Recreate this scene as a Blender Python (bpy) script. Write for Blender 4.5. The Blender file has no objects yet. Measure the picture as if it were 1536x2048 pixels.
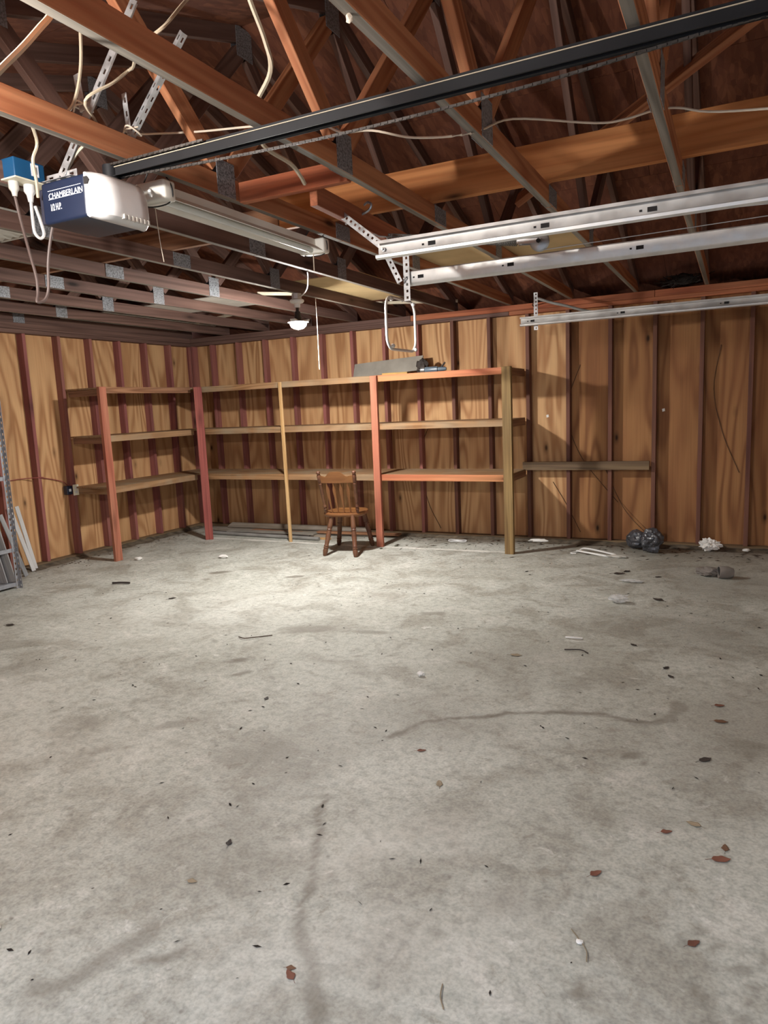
import bpy, bmesh, math, random
import numpy as np
from mathutils import Vector, Matrix, noise

# ------------------------------------------------------------------ camera, light, exposure
S = bpy.context.scene
C = S.collection
random.seed(7)
V = Vector

def camera():
    yaw, pitch, roll = 0.465362, 0.148486, 0.0435987
    f = V((-math.sin(yaw)*math.cos(pitch), math.cos(yaw)*math.cos(pitch), -math.sin(pitch)))
    r = V((math.cos(yaw), math.sin(yaw), 0)); d = f.cross(r)
    c, s = math.cos(roll), math.sin(roll)
    r2 = r*c + d*s; d2 = d*c - r*s
    cd = bpy.data.cameras.new('camera'); co = bpy.data.objects.new('camera', cd); C.objects.link(co)
    m = Matrix((r2, -d2, -f)).transposed().to_4x4(); m.translation = (6.3149, -7.2409, 1.4726)
    co.matrix_world = m
    cd.sensor_fit = 'HORIZONTAL'; cd.sensor_width = 36; cd.lens = 1411.4/1536*36; cd.clip_start = .05
    S.camera = co
camera()

W = bpy.data.worlds.new('sky'); S.world = W; W.use_nodes = True
bg = W.node_tree.nodes['Background']; bg.inputs[0].default_value = (.68, .80, 1, 1); bg.inputs[1].default_value = 1.6
S.view_settings.view_transform = 'Standard'; S.view_settings.look = 'None'
S.view_settings.gamma = 1; S.view_settings.use_curve_mapping = False
S.view_settings.exposure = 0.4
LAMP_STRENGTH = 1450       # LED bulb, emission of its small globe
LAMP2_STRENGTH = 2100       # second bulb, over the near bay behind the camera
S.cycles.use_denoising = True
S.cycles.max_bounces = 8; S.cycles.diffuse_bounces = 6

# ------------------------------------------------------------------ materials
def new_mat(name):
    m = bpy.data.materials.new(name); m.use_nodes = True
    nt = m.node_tree; b = nt.nodes['Principled BSDF']
    return m, nt, b
def N(nt, t, **k):
    n = nt.nodes.new(t)
    for a, v in k.items():
        if a.startswith('i_'):
            key = a[2:]
            n.inputs[int(key) if key.isdigit() else key].default_value = v
        else: setattr(n, a, v)
    return n
def L(nt, a, b): nt.links.new(a, b)
def math_n(nt, op, a, b=None, clamp=False):
    n = N(nt, 'ShaderNodeMath', operation=op, use_clamp=clamp)
    for i, v in enumerate((a, b)):
        if v is None: continue
        if isinstance(v, (int, float)): n.inputs[i].default_value = v
        else: L(nt, v, n.inputs[i])
    return n.outputs[0]
def mix(nt, fac, a, b, blend='MIX'):
    n = N(nt, 'ShaderNodeMix', data_type='RGBA', blend_type=blend)
    for i, v in ((0, fac), (6, a), (7, b)):
        if isinstance(v, (int, float)): n.inputs[i].default_value = v
        elif isinstance(v, tuple): n.inputs[i].default_value = (*v[:3], 1)
        else: L(nt, v, n.inputs[i])
    return n.outputs[2]
def ramp(nt, fac, stops):
    n = N(nt, 'ShaderNodeValToRGB'); L(nt, fac, n.inputs[0])
    e = n.color_ramp.elements
    while len(e) < len(stops): e.new(.5)
    for i, (p, c) in enumerate(stops):
        e[i].position = p; e[i].color = (*c, 1) if isinstance(c, tuple) else (c, c, c, 1)
    return n.outputs[0]
def coords(nt, sc, rnd=True):
    tc = N(nt, 'ShaderNodeTexCoord'); src = tc.outputs['Object']
    if rnd:
        oi = N(nt, 'ShaderNodeObjectInfo')
        va = N(nt, 'ShaderNodeVectorMath', operation='ADD'); L(nt, src, va.inputs[0])
        cx = N(nt, 'ShaderNodeCombineXYZ'); r = math_n(nt, 'MULTIPLY', oi.outputs['Random'], 53.)
        for i in range(3): L(nt, r, cx.inputs[i])
        L(nt, cx.outputs[0], va.inputs[1]); src = va.outputs[0]
    m = N(nt, 'ShaderNodeMapping'); m.inputs['Scale'].default_value = sc; L(nt, src, m.inputs[0])
    return m.outputs[0]
def noise_n(nt, vec, scale, detail=2, dist=0., rough=.5):
    n = N(nt, 'ShaderNodeTexNoise', i_Scale=scale, i_Detail=detail, i_Distortion=dist, i_Roughness=rough)
    L(nt, vec, n.inputs['Vector']); return n.outputs['Fac']

def wood(name, light, dark, alt=None, rings=9., stretch=(.45, 5.5, 5.5), knots=.5, rough=.72, fine=.25, bump=.12, alt_amt=.6, knot_scale=(1.7, 6, .7), ring_w=.5, dirt=None):
    m, nt, b = new_mat(name)
    v = coords(nt, stretch)
    n1 = noise_n(nt, v, 1., 1.5, .25)
    r = math_n(nt, 'SINE', math_n(nt, 'MULTIPLY', n1, rings*6.28))
    r = math_n(nt, 'MULTIPLY_ADD', r, .5); nt.nodes[-1].inputs[2].default_value = .5
    r = math_n(nt, 'POWER', r, 1/ring_w*.8)
    col = mix(nt, r, light, dark)
    if alt:
        va = coords(nt, (.7, 3, 3)); na = noise_n(nt, va, 1.3, 2)
        col = mix(nt, ramp(nt, na, [(.38, 0.), (.66, alt_amt)]), col, alt)
    vf = coords(nt, (1.6, 70, 70)); nf = noise_n(nt, vf, 1., 2)
    col = mix(nt, fine*2, col, ramp(nt, nf, [(.3, .45), (.62, 1.)]), 'MULTIPLY')
    if knots > 0:
        vk = coords(nt, knot_scale)
        vo = N(nt, 'ShaderNodeTexVoronoi', i_Scale=1.); L(nt, vk, vo.inputs['Vector'])
        k = ramp(nt, vo.outputs['Distance'], [(.05, 1.), (.13, .35), (.26, 0.)])
        sx = N(nt, 'ShaderNodeSeparateColor'); L(nt, vo.outputs['Color'], sx.inputs[0])
        g = math_n(nt, 'GREATER_THAN', sx.outputs[0], 1-knots)
        col = mix(nt, math_n(nt, 'MULTIPLY', k, g), col, tuple(c*.18 for c in dark))
    if dirt:
        vd = coords(nt, (2.5, 2.5, 2.5)); nd = noise_n(nt, vd, 1., 4, .3)
        col = mix(nt, ramp(nt, nd, [(.45, 0.), (.7, .75)]), col, dirt)
    L(nt, col, b.inputs['Base Color']); b.inputs['Roughness'].default_value = rough
    b.inputs['Specular IOR Level'].default_value = .25
    if bump:
        bp = N(nt, 'ShaderNodeBump', i_Strength=bump, i_Distance=.004); L(nt, nf, bp.inputs['Height']); L(nt, bp.outputs[0], b.inputs['Normal'])
    return m
def plain(name, col, rough=.5, metal=0., var=.12, scale=6., spec=.4, trans=0., alpha=1.):
    m, nt, b = new_mat(name)
    v = coords(nt, (1, 1, 1)); n = noise_n(nt, v, scale, 4)
    c = mix(nt, 1., col, ramp(nt, n, [(.3, 1-var*2), (.7, 1.)]), 'MULTIPLY')
    L(nt, c, b.inputs['Base Color']); b.inputs['Roughness'].default_value = rough
    b.inputs['Metallic'].default_value = metal; b.inputs['Specular IOR Level'].default_value = spec
    b.inputs['Transmission Weight'].default_value = trans; b.inputs['Alpha'].default_value = alpha
    return m
def steel(name, col=(.62, .63, .64), rough=.42, metal=.75, speck=.25, scale=30.):
    m, nt, b = new_mat(name)
    v = coords(nt, (1, 1, 1)); n = noise_n(nt, v, scale, 3); n2 = noise_n(nt, v, 4., 3)
    c = mix(nt, 1., col, ramp(nt, n, [(.35, 1-speck), (.6, 1.)]), 'MULTIPLY')
    c = mix(nt, ramp(nt, n2, [(.5, 0.), (.8, .35)]), c, (.32, .29, .26))
    L(nt, c, b.inputs['Base Color']); b.inputs['Metallic'].default_value = metal
    L(nt, ramp(nt, n, [(.3, rough-.1), (.7, rough+.12)]), b.inputs['Roughness'])
    return m
def emit(name, col, s):
    m, nt, b = new_mat(name)
    b.inputs['Base Color'].default_value = (.9, .9, .9, 1)
    b.inputs['Emission Color'].default_value = (*col, 1); b.inputs['Emission Strength'].default_value = s
    return m
def osb_mat():
    m, nt, b = new_mat('oriented_strand_board')
    cols = []
    for rot in (0., 1.1):
        tc = N(nt, 'ShaderNodeTexCoord'); mp = N(nt, 'ShaderNodeMapping'); mp.inputs['Rotation'].default_value = (0, 0, rot)
        mp.inputs['Scale'].default_value = (9, 34, 9); L(nt, tc.outputs['Object'], mp.inputs[0])
        vo = N(nt, 'ShaderNodeTexVoronoi', i_Scale=1., i_Randomness=1.); L(nt, mp.outputs[0], vo.inputs['Vector'])
        sp = N(nt, 'ShaderNodeSeparateColor'); L(nt, vo.outputs['Color'], sp.inputs[0]); cols.append(sp.outputs[0])
    f = math_n(nt, 'MULTIPLY', math_n(nt, 'ADD', cols[0], cols[1]), .5)
    c = ramp(nt, f, [(.15, (.11, .04, .024)), (.5, (.15, .055, .032)), (.92, (.215, .085, .046))])
    v = coords(nt, (1, 1, 1)); n = noise_n(nt, v, 1.4, 3)
    c = mix(nt, ramp(nt, n, [(.42, 0.), (.72, .6)]), c, (.14, .05, .032))
    L(nt, c, b.inputs['Base Color']); b.inputs['Roughness'].default_value = .75; b.inputs['Specular IOR Level'].default_value = .2
    return m
def concrete_mat():
    m, nt, b = new_mat('worn_concrete')
    v = coords(nt, (1, 1, 1), False)
    n1 = noise_n(nt, v, .8, 3, .4); n2 = noise_n(nt, v, 3.2, 5, .6, .62); n3 = noise_n(nt, v, 26., 3); n4 = noise_n(nt, v, 90., 2)
    c = mix(nt, ramp(nt, n1, [(.3, 0.), (.7, 1.)]), (.455, .452, .395), (.56, .565, .51))
    c = mix(nt, ramp(nt, n2, [(.38, .75), (.52, .0)]), c, (.34, .325, .275))
    c = mix(nt, ramp(nt, n2, [(.58, 0.), (.68, .5)]), c, (.70, .68, .62))
    c = mix(nt, .7, c, ramp(nt, n3, [(.34, .70), (.55, 1.)]), 'MULTIPLY')
    n5 = noise_n(nt, v, 11., 6, .8, .7)
    c = mix(nt, ramp(nt, n5, [(.30, .65), (.42, 0.)]), c, (.27, .245, .195))
    c = mix(nt, ramp(nt, n5, [(.60, 0.), (.72, .6)]), c, (.72, .71, .66))
    c = mix(nt, .5, c, ramp(nt, n4, [(.32, .55), (.6, 1.)]), 'MULTIPLY')
    vs = coords(nt, (1, 1, 1), False); vo = N(nt, 'ShaderNodeTexVoronoi', i_Scale=5.5); L(nt, vs, vo.inputs['Vector'])
    c = mix(nt, ramp(nt, vo.outputs['Distance'], [(.02, .5), (.05, 0.)]), c, (.12, .1, .08))
    at = N(nt, 'ShaderNodeAttribute', attribute_name='stain'); sp = N(nt, 'ShaderNodeSeparateColor'); L(nt, at.outputs['Color'], sp.inputs[0])
    nj = math_n(nt, 'MULTIPLY', n3, 1.1)
    st = math_n(nt, 'MULTIPLY', sp.outputs[0], math_n(nt, 'ADD', nj, .5), clamp=True)
    c = mix(nt, st, c, (.155, .135, .105))
    c = mix(nt, math_n(nt, 'MULTIPLY', sp.outputs[1], math_n(nt, 'ADD', nj, .4), clamp=True), c, (.13, .105, .075))
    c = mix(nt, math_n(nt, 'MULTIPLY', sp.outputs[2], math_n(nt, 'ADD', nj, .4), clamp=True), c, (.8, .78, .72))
    L(nt, c, b.inputs['Base Color'])
    L(nt, ramp(nt, n2, [(.3, .55), (.7, .75)]), b.inputs['Roughness']); b.inputs['Specular IOR Level'].default_value = .3
    bp = N(nt, 'ShaderNodeBump', i_Strength=.12, i_Distance=.01); L(nt, n3, bp.inputs['Height']); L(nt, bp.outputs[0], b.inputs['Normal'])
    return m

M = {}
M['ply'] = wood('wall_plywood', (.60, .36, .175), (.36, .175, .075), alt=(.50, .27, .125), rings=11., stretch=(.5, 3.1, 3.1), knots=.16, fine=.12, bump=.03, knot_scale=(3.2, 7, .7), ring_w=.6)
M['ply2'] = wood('wall_plywood_reddish_dimmed', (.36, .175, .07), (.21, .088, .034), alt=(.27, .115, .048), rings=8., stretch=(.42, 3.1, 3.1), knots=.16, fine=.12, bump=.03, knot_scale=(3.2, 7, .7), ring_w=.45)  # redder sheets, darkened besides to stand in for the dim right end
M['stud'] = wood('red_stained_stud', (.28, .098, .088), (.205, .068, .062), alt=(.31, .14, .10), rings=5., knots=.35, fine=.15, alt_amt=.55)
M['stud2'] = wood('darker_brown_stud', (.165, .07, .05), (.11, .045, .035), alt=(.19, .095, .06), rings=5., knots=.3, fine=.15, alt_amt=.55)  # darker brown, for studs on the right part of the back wall
M['fir'] = wood('orange_fir_lumber', (.47, .21, .10), (.29, .10, .042), alt=(.36, .145, .075), rings=8., stretch=(.35, 7, 7), knots=.4, fine=.18)
M['firbrown'] = wood('dimmed_brown_fir', (.165, .095, .074), (.105, .057, .044), alt=(.14, .08, .066), rings=8., stretch=(.35, 7, 7), knots=.4, fine=.18)  # fir copy with the haze and dimness over the left trusses in its colour
M['firgray'] = wood('weathered_gray_lumber', (.27, .245, .21), (.165, .145, .12), alt=(.22, .18, .14), rings=8., stretch=(.35, 7, 7), knots=.2, fine=.3)
M['beam'] = wood('amber_pine_beam', (.55, .235, .085), (.38, .14, .045), alt=(.48, .19, .065), rings=7., stretch=(.3, 6, 6), knots=.45, fine=.15)
M['redwood'] = wood('reddish_board', (.40, .12, .055), (.24, .065, .03), alt=(.46, .2, .1), rings=6., knots=.4)
M['brownfir'] = wood('brown_aged_lumber', (.32, .16, .085), (.2, .09, .045), alt=(.27, .15, .1), rings=8., stretch=(.35, 7, 7), knots=.35)
M['pinkpost'] = wood('salmon_stained_post', (.44, .155, .095), (.33, .10, .062), alt=(.41, .2, .12), rings=5., knots=.55)
M['redpost'] = wood('barn_red_post', (.30, .075, .065), (.23, .055, .05), alt=(.36, .12, .085), rings=5., knots=.4)
M['olivepost'] = wood('weathered_brown_post', (.34, .215, .085), (.19, .105, .04), alt=(.27, .19, .09), rings=10., stretch=(.3, 6, 6), knots=.25, fine=.3)
M['tanstick'] = wood('pale_tan_strip', (.62, .40, .19), (.5, .29, .12), rings=4., knots=.15)
M['shelf'] = wood('dusty_shelf_board', (.36, .20, .095), (.23, .115, .05), alt=(.29, .185, .105), rings=9., knots=.3, fine=.2, dirt=(.30, .24, .16))
M['shelfred'] = wood('pink_edged_shelf_rail', (.58, .2, .105), (.45, .13, .07), alt=(.55, .3, .12), rings=5., knots=.5)
M['ledger'] = wood('dull_brown_ledger', (.23, .155, .085), (.13, .08, .045), alt=(.16, .11, .07), rings=6., knots=.2, fine=.3)
M['oldgray'] = wood('old_gray_board', (.36, .32, .27), (.24, .205, .17), alt=(.3, .235, .17), rings=6., knots=.2, fine=.3, dirt=(.17, .13, .09))
M['picket'] = wood('gray_painted_picket', (.37, .37, .37), (.29, .29, .3), alt=(.44, .43, .41), rings=4., knots=.1, fine=.25)
M['osb'] = osb_mat()
M['hard'] = plain('tan_hardboard', (.57, .42, .22), .7, var=.1, scale=4)
M['lath'] = plain('pale_lath', (.75, .66, .50), .7)
M['conc'] = concrete_mat()
M['galv'] = steel('galvanized_steel')
M['track'] = steel('dull_galvanized_track', (.66, .645, .62), .45, .55, .12, 14.)
M['gusset'] = steel('toothed_plate_steel', (.29, .30, .32), .5, .25, .7, 120.)
M['rack'] = steel('gray_rack_steel', (.33, .34, .37), .5, .3, .15)
M['hole'] = plain('dark_slot', (.02, .018, .018), .9, var=0)
M['black'] = plain('black_rail_paint', (.012, .012, .014), .6, var=.2, spec=.25)
M['chain'] = steel('oily_chain', (.045, .037, .032), .5, .3)
M['navy'] = plain('navy_motor_case', (.010, .018, .045), .4, spec=.5)
M['navy2'] = plain('dark_case_underside', (.03, .03, .045), .5)
M['whitep'] = plain('white_plastic', (.62, .61, .60), .38, var=.05, spec=.5)
M['print'] = plain('white_print', (.78, .8, .84), .5, var=0)
M['bluebox'] = plain('blue_box_plastic', (.012, .085, .20), .45)
M['cream'] = plain('cream_plate', (.76, .71, .55), .45, var=.05)
M['enamel'] = plain('cream_enamel', (.72, .69, .62), .55, var=.06, spec=.5)
M['reflect'] = plain('dusty_reflector', (.60, .58, .52), .4, var=.08)
M['tube'] = plain('fluorescent_tube', (.62, .63, .6), .25, var=.03, spec=.6)
M['cable'] = plain('cream_cable', (.44, .37, .27), .55, var=.08)
M['string'] = plain('pale_string', (.62, .53, .42), .8, var=.05)
M['blackcable'] = plain('black_cable', (.03, .027, .03), .5)
M['twocord'] = plain('brown_cord', (.12, .085, .075), .5)
M['tie'] = plain('black_tie_wire', (.01, .01, .01), .5, var=0)
M['chair'] = wood('varnished_maple', (.25, .11, .038), (.17, .068, .022), rings=5., knots=0., rough=.38, fine=.1, bump=0, alt=(.19, .078, .035))
M['chairdark'] = wood('dark_turned_wood', (.125, .05, .028), (.08, .03, .018), rings=5., knots=0., rough=.4, fine=.1, bump=0, alt=(.16, .08, .042))
M['paper'] = plain('white_paper', (.82, .80, .76), .8, var=.06)
M['bag'] = plain('black_bag_film', (.06, .06, .068), .33, var=.2, spec=.7)
M['clearbag'] = plain('clear_film', (.70, .70, .68), .2, var=.05, spec=.6, alpha=.55)
M['hanger'] = plain('white_wire_coat', (.80, .79, .76), .4)
M['leaf'] = plain('brown_dry_leaf', (.20, .105, .06), .75, var=.3)
M['leafred'] = plain('red_dry_leaf', (.24, .095, .06), .75, var=.25)
M['leafdark'] = plain('dark_wet_leaf', (.055, .042, .035), .7, var=.3)
M['leaftan'] = plain('tan_dry_leaf', (.34, .27, .18), .75, var=.25)
M['leafgreen'] = plain('green_weed_leaf', (.07, .085, .03), .6, var=.3)
M['twig'] = plain('brown_twig', (.11, .065, .04), .85, var=.3)
M['vine'] = plain('dry_brown_vine', (.14, .07, .035), .85, var=.3)
M['soil'] = plain('dusty_soil', (.17, .135, .095), .95, var=.35, scale=12)
M['pvc'] = plain('gray_pipe', (.30, .29, .27), .5, var=.2)
M['canvas'] = plain('gray_canvas', (.23, .2, .175), .85, var=.15)
M['grayboard'] = plain('gray_cement_board', (.29, .265, .225), .8, var=.15)
M['yellowwood'] = plain('ochre_block', (.50, .30, .09), .7, var=.15)
M['bluetool'] = plain('blue_gray_plastic', (.12, .16, .2), .3, var=.1, spec=.6)
M['chrome'] = steel('bright_steel', (.38, .38, .38), .35, .8, .05)
M['nest'] = plain('dark_mud', (.03, .022, .018), .95, var=.3)
M['glassw'] = plain('ceramic_white', (.80, .79, .76), .35, var=.03)
M['led'] = emit('led_glow', (1., .975, .93), LAMP_STRENGTH)
M['bulb2'] = emit('bulb_glow', (1., .97, .925), LAMP2_STRENGTH)
M['outside'] = plain('driveway_concrete', (.45, .44, .42), .9)
M['doorpaint'] = plain('cream_door_paint', (.62, .58, .52), .6, var=.05)

# ------------------------------------------------------------------ builders
def wmat(o):
    m = o.matrix_basis.copy(); p = o.parent
    while p: m = p.matrix_basis @ m; p = p.parent
    return m
def attach(o, parent, world):
    o.parent = parent
    o.matrix_basis = (wmat(parent).inverted() @ world) if parent else world
def ob(name, data, parent=None, world=None, kind=None):
    o = bpy.data.objects.new(name, data); C.objects.link(o)
    attach(o, parent, world or Matrix.Identity(4))
    if kind: o['kind'] = kind
    return o
def tag(o, label, cat, group=None, kind=None):
    if label: o['label'] = label
    if cat: o['category'] = cat
    if group: o['group'] = group
    if kind: o['kind'] = kind
    return o
def thing(name, loc, label, cat, group=None):
    return tag(ob(name, None, None, Matrix.Translation(loc)), label, cat, group)
def setting(name, loc=(0, 0, 0)):
    return ob(name, None, None, Matrix.Translation(loc), 'structure')
def to_mesh(name, bm, mats, smooth=False):
    me = bpy.data.meshes.new(name); bm.normal_update(); bm.to_mesh(me); bm.free()
    for m in (mats if isinstance(mats, (list, tuple)) else [mats]): me.materials.append(m)
    if smooth:
        for p in me.polygons: p.use_smooth = True
        try: me.set_sharp_from_angle(angle=math.radians(38))
        except Exception: pass
    return me
_cache = {}
def box_mesh(name, l, w, t, mats, bev=.0025, key=None):
    k = (name, round(l, 4), round(w, 4), round(t, 4), tuple(m.name for m in mats), bev)
    if k in _cache: return _cache[k]
    bm = bmesh.new(); bmesh.ops.create_cube(bm, size=1)
    for v in bm.verts: v.co = V((v.co.x*l, v.co.y*w, v.co.z*t))
    if bev: bmesh.ops.bevel(bm, geom=bm.edges[:], offset=min(bev, t*.3, w*.3), segments=1, affect='EDGES')
    bm.normal_update()
    if len(mats) > 1:
        for f in bm.faces:
            if f.normal.y < -.9: f.material_index = 1
    _cache[k] = to_mesh(name, bm, mats)
    return _cache[k]
def frame(a, b, up):
    a, b = V(a), V(b); x = (b-a).normalized(); y = V(up); y = (y - x*y.dot(x)).normalized(); z = x.cross(y)
    m = Matrix((x, y, z)).transposed().to_4x4(); m.translation = (a+b)/2
    return m
def board(name, a, b, w, t, up, mat, parent=None, bev=.0025, label=None):
    """lumber from a to b: w is measured along up, t across; local X is the grain"""
    mats = mat if isinstance(mat, (list, tuple)) else [mat]
    o = ob(name, box_mesh(name, (V(b)-V(a)).length, w, t, mats, bev), parent, frame(a, b, up))
    if label: o['label'] = label
    return o
def cube(name, lo, hi, mat, parent=None, bev=.003, label=None):
    lo, hi = V(lo), V(hi); d = hi-lo
    o = ob(name, box_mesh(name, d.x, d.y, d.z, [mat], bev), parent, Matrix.Translation((lo+hi)/2))
    if label: o['label'] = label
    return o
def rbox(name, lo, hi, r, mat, parent=None, seg=4, label=None):
    lo, hi = V(lo), V(hi); d = hi-lo
    bm = bmesh.new(); bmesh.ops.create_cube(bm, size=1)
    for v in bm.verts: v.co = V((v.co.x*d.x, v.co.y*d.y, v.co.z*d.z))
    bmesh.ops.bevel(bm, geom=bm.edges[:], offset=r, segments=seg, profile=.5, affect='EDGES')
    o = ob(name, to_mesh(name, bm, mat, True), parent, Matrix.Translation((lo+hi)/2))
    if label: o['label'] = label
    return o
def smooth_path(pts, n=6):
    pts = [V(p) for p in pts]
    if len(pts) < 3: return pts
    out = []
    P = [pts[0]*2-pts[1]] + pts + [pts[-1]*2-pts[-2]]
    for i in range(1, len(P)-2):
        p0, p1, p2, p3 = P[i-1:i+3]
        for k in range(n):
            t = k/n
            out.append(.5*((2*p1) + (p2-p0)*t + (2*p0-5*p1+4*p2-p3)*t*t + (3*p1-p0-3*p2+p3)*t**3))
    out.append(pts[-1]); return out
def tube_bm(bm, pts, r, seg=6, closed=False):
    rings = []; n = len(pts); ref = V((0, 0, 1))
    for i, p in enumerate(pts):
        d = (pts[(i+1) % n]-pts[i-1]) if closed else (pts[min(i+1, n-1)]-pts[max(i-1, 0)])
        if d.length < 1e-9: d = V((0, 0, 1))
        d.normalize()
        if abs(d.dot(ref)) > .95: ref = V((1, 0, 0)) if abs(d.x) < .9 else V((0, 1, 0))
        u = d.cross(ref).normalized(); w = d.cross(u); ref = -w if False else ref
        rr = r[i] if isinstance(r, (list, tuple)) else r
        rings.append([bm.verts.new(p + (u*math.cos(a)+w*math.sin(a))*rr) for a in [6.28318*k/seg for k in range(seg)]])
    for i in range(n if closed else n-1):
        A, B = rings[i], rings[(i+1) % n]
        off = min(range(seg), key=lambda o: (A[0].co-B[o].co).length)
        for k in range(seg):
            bm.faces.new((A[k], A[(k+1) % seg], B[(k+1+off) % seg], B[(k+off) % seg]))
    if not closed:
        bm.faces.new(rings[0][::-1]); bm.faces.new(rings[-1])
def tube(name, pts, r, mat, parent=None, seg=6, smooth=True, closed=False, origin=None):
    pts = smooth_path(pts) if smooth and not closed else [V(p) for p in pts]
    o0 = V(origin) if origin else V(pts[0])
    bm = bmesh.new(); tube_bm(bm, [p-o0 for p in pts], r, seg, closed)
    bmesh.ops.recalc_face_normals(bm, faces=bm.faces[:])
    return ob(name, to_mesh(name, bm, mat, True), parent, Matrix.Translation(o0))
def lathe(name, a, b, prof, mat, parent=None, seg=14):
    """profile [(t, r)] turned about the axis a-b"""
    a, b = V(a), V(b); l = (b-a).length
    bm = bmesh.new(); rings = []
    for t, r in prof:
        rings.append([bm.verts.new((r*math.cos(6.28318*k/seg), r*math.sin(6.28318*k/seg), t*l)) for k in range(seg)])
    for A, B in zip(rings, rings[1:]):
        for k in range(seg): bm.faces.new((A[k], A[(k+1) % seg], B[(k+1) % seg], B[k]))
    bm.faces.new(rings[0][::-1]); bm.faces.new(rings[-1])
    z = (b-a).normalized(); m = z.to_track_quat('Z', 'Y').to_matrix().to_4x4(); m.translation = a
    return ob(name, to_mesh(name, bm, mat, True), parent, m)
def prism(name, poly, thick, world, mat, parent=None, bev=0, smooth=False):
    """2-D outline in local XY, extruded along local Z (centred)"""
    bm = bmesh.new(); vs = [bm.verts.new((x, y, -thick/2)) for x, y in poly]
    f = bm.faces.new(vs); r = bmesh.ops.extrude_face_region(bm, geom=[f])
    for e in r['geom']:
        if isinstance(e, bmesh.types.BMVert): e.co.z += thick
    bmesh.ops.recalc_face_normals(bm, faces=bm.faces[:])
    if bev: bmesh.ops.bevel(bm, geom=bm.edges[:], offset=bev, segments=2, affect='EDGES')
    return ob(name, to_mesh(name, bm, mat, smooth), parent, world)
def profile_x(name, prof, x0, x1, y, z, mat, parent=None, flip=1):
    """open profile [(dy, dz)] swept along world X, sheet 2 mm thick"""
    bm = bmesh.new(); n = len(prof); t = .0022
    nor = []
    for i in range(n):
        d = V((prof[min(i+1, n-1)][0]-prof[max(i-1, 0)][0], prof[min(i+1, n-1)][1]-prof[max(i-1, 0)][1])).normalized()
        nor.append(V((-d.y, d.x)))
    loop = [V(p) for p in prof] + [V(prof[i])+nor[i]*t for i in range(n-1, -1, -1)]
    A = [bm.verts.new((0, p.x*flip, p.y)) for p in loop]; B = [bm.verts.new((x1-x0, p.x*flip, p.y)) for p in loop]
    k = len(loop)
    for i in range(k): bm.faces.new((A[i], A[(i+1) % k], B[(i+1) % k], B[i]))
    for i in range(n-1):
        for Q in (A, B): bm.faces.new((Q[i], Q[i+1], Q[k-2-i], Q[k-1-i]))
    bmesh.ops.recalc_face_normals(bm, faces=bm.faces[:])
    return ob(name, to_mesh(name, bm, mat, True), parent, Matrix.Translation((x0, y, z)))
def perf_angle(name, a, b, up, mat, parent=None, w=.038, pitch=.045, two=True):
    """punched steel angle: two flanges with real holes"""
    m = frame(a, b, up); l = (V(b)-V(a)).length; n = max(1, int(l/pitch)); p = l/n
    bm = bmesh.new()
    def flange(f):
        for i in range(n):
            x0 = -l/2+i*p; xs = [x0, x0+p*.3, x0+p*.7, x0+p]; ys = [0, w*.38, w*.72, w]
            g = [[bm.verts.new(f(x, y)) for y in ys] for x in xs]
            for q in range(3):
                for r in range(3):
                    if q == 1 and r == 1: continue
                    bm.faces.new((g[q][r], g[q+1][r], g[q+1][r+1], g[q][r+1]))
    flange(lambda x, y: (x, y, 0))
    if two: flange(lambda x, y: (x, 0, y))
    bmesh.ops.remove_doubles(bm, verts=bm.verts[:], dist=.0003)
    bmesh.ops.recalc_face_normals(bm, faces=bm.faces[:])
    bmesh.ops.solidify(bm, geom=bm.faces[:], thickness=.0022)
    return ob(name, to_mesh(name, bm, mat), parent, m)
def copy_tree(o, parent=None, world=None):
    c = o.copy(); C.objects.link(c); c.parent = parent
    if world is not None: c.matrix_basis = world
    for ch in list(o.children): copy_tree(ch, c)
    return c

# ------------------------------------------------------------------ dimensions (metres)
SP = .4064; X0 = -.0815; LY = .4406            # stud spacing, first stud offsets
H = 2.335; SEAT = 2.435; DEP = .089            # plate underside, truss seat, stud depth
RY, RZ = -3.47, 3.74; SL = 1/3                 # ridge line and roof slope (deck underside)
XR, YF = 7.08, -7.05
def deck(y): return RZ - abs(y-RY)*SL

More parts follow.
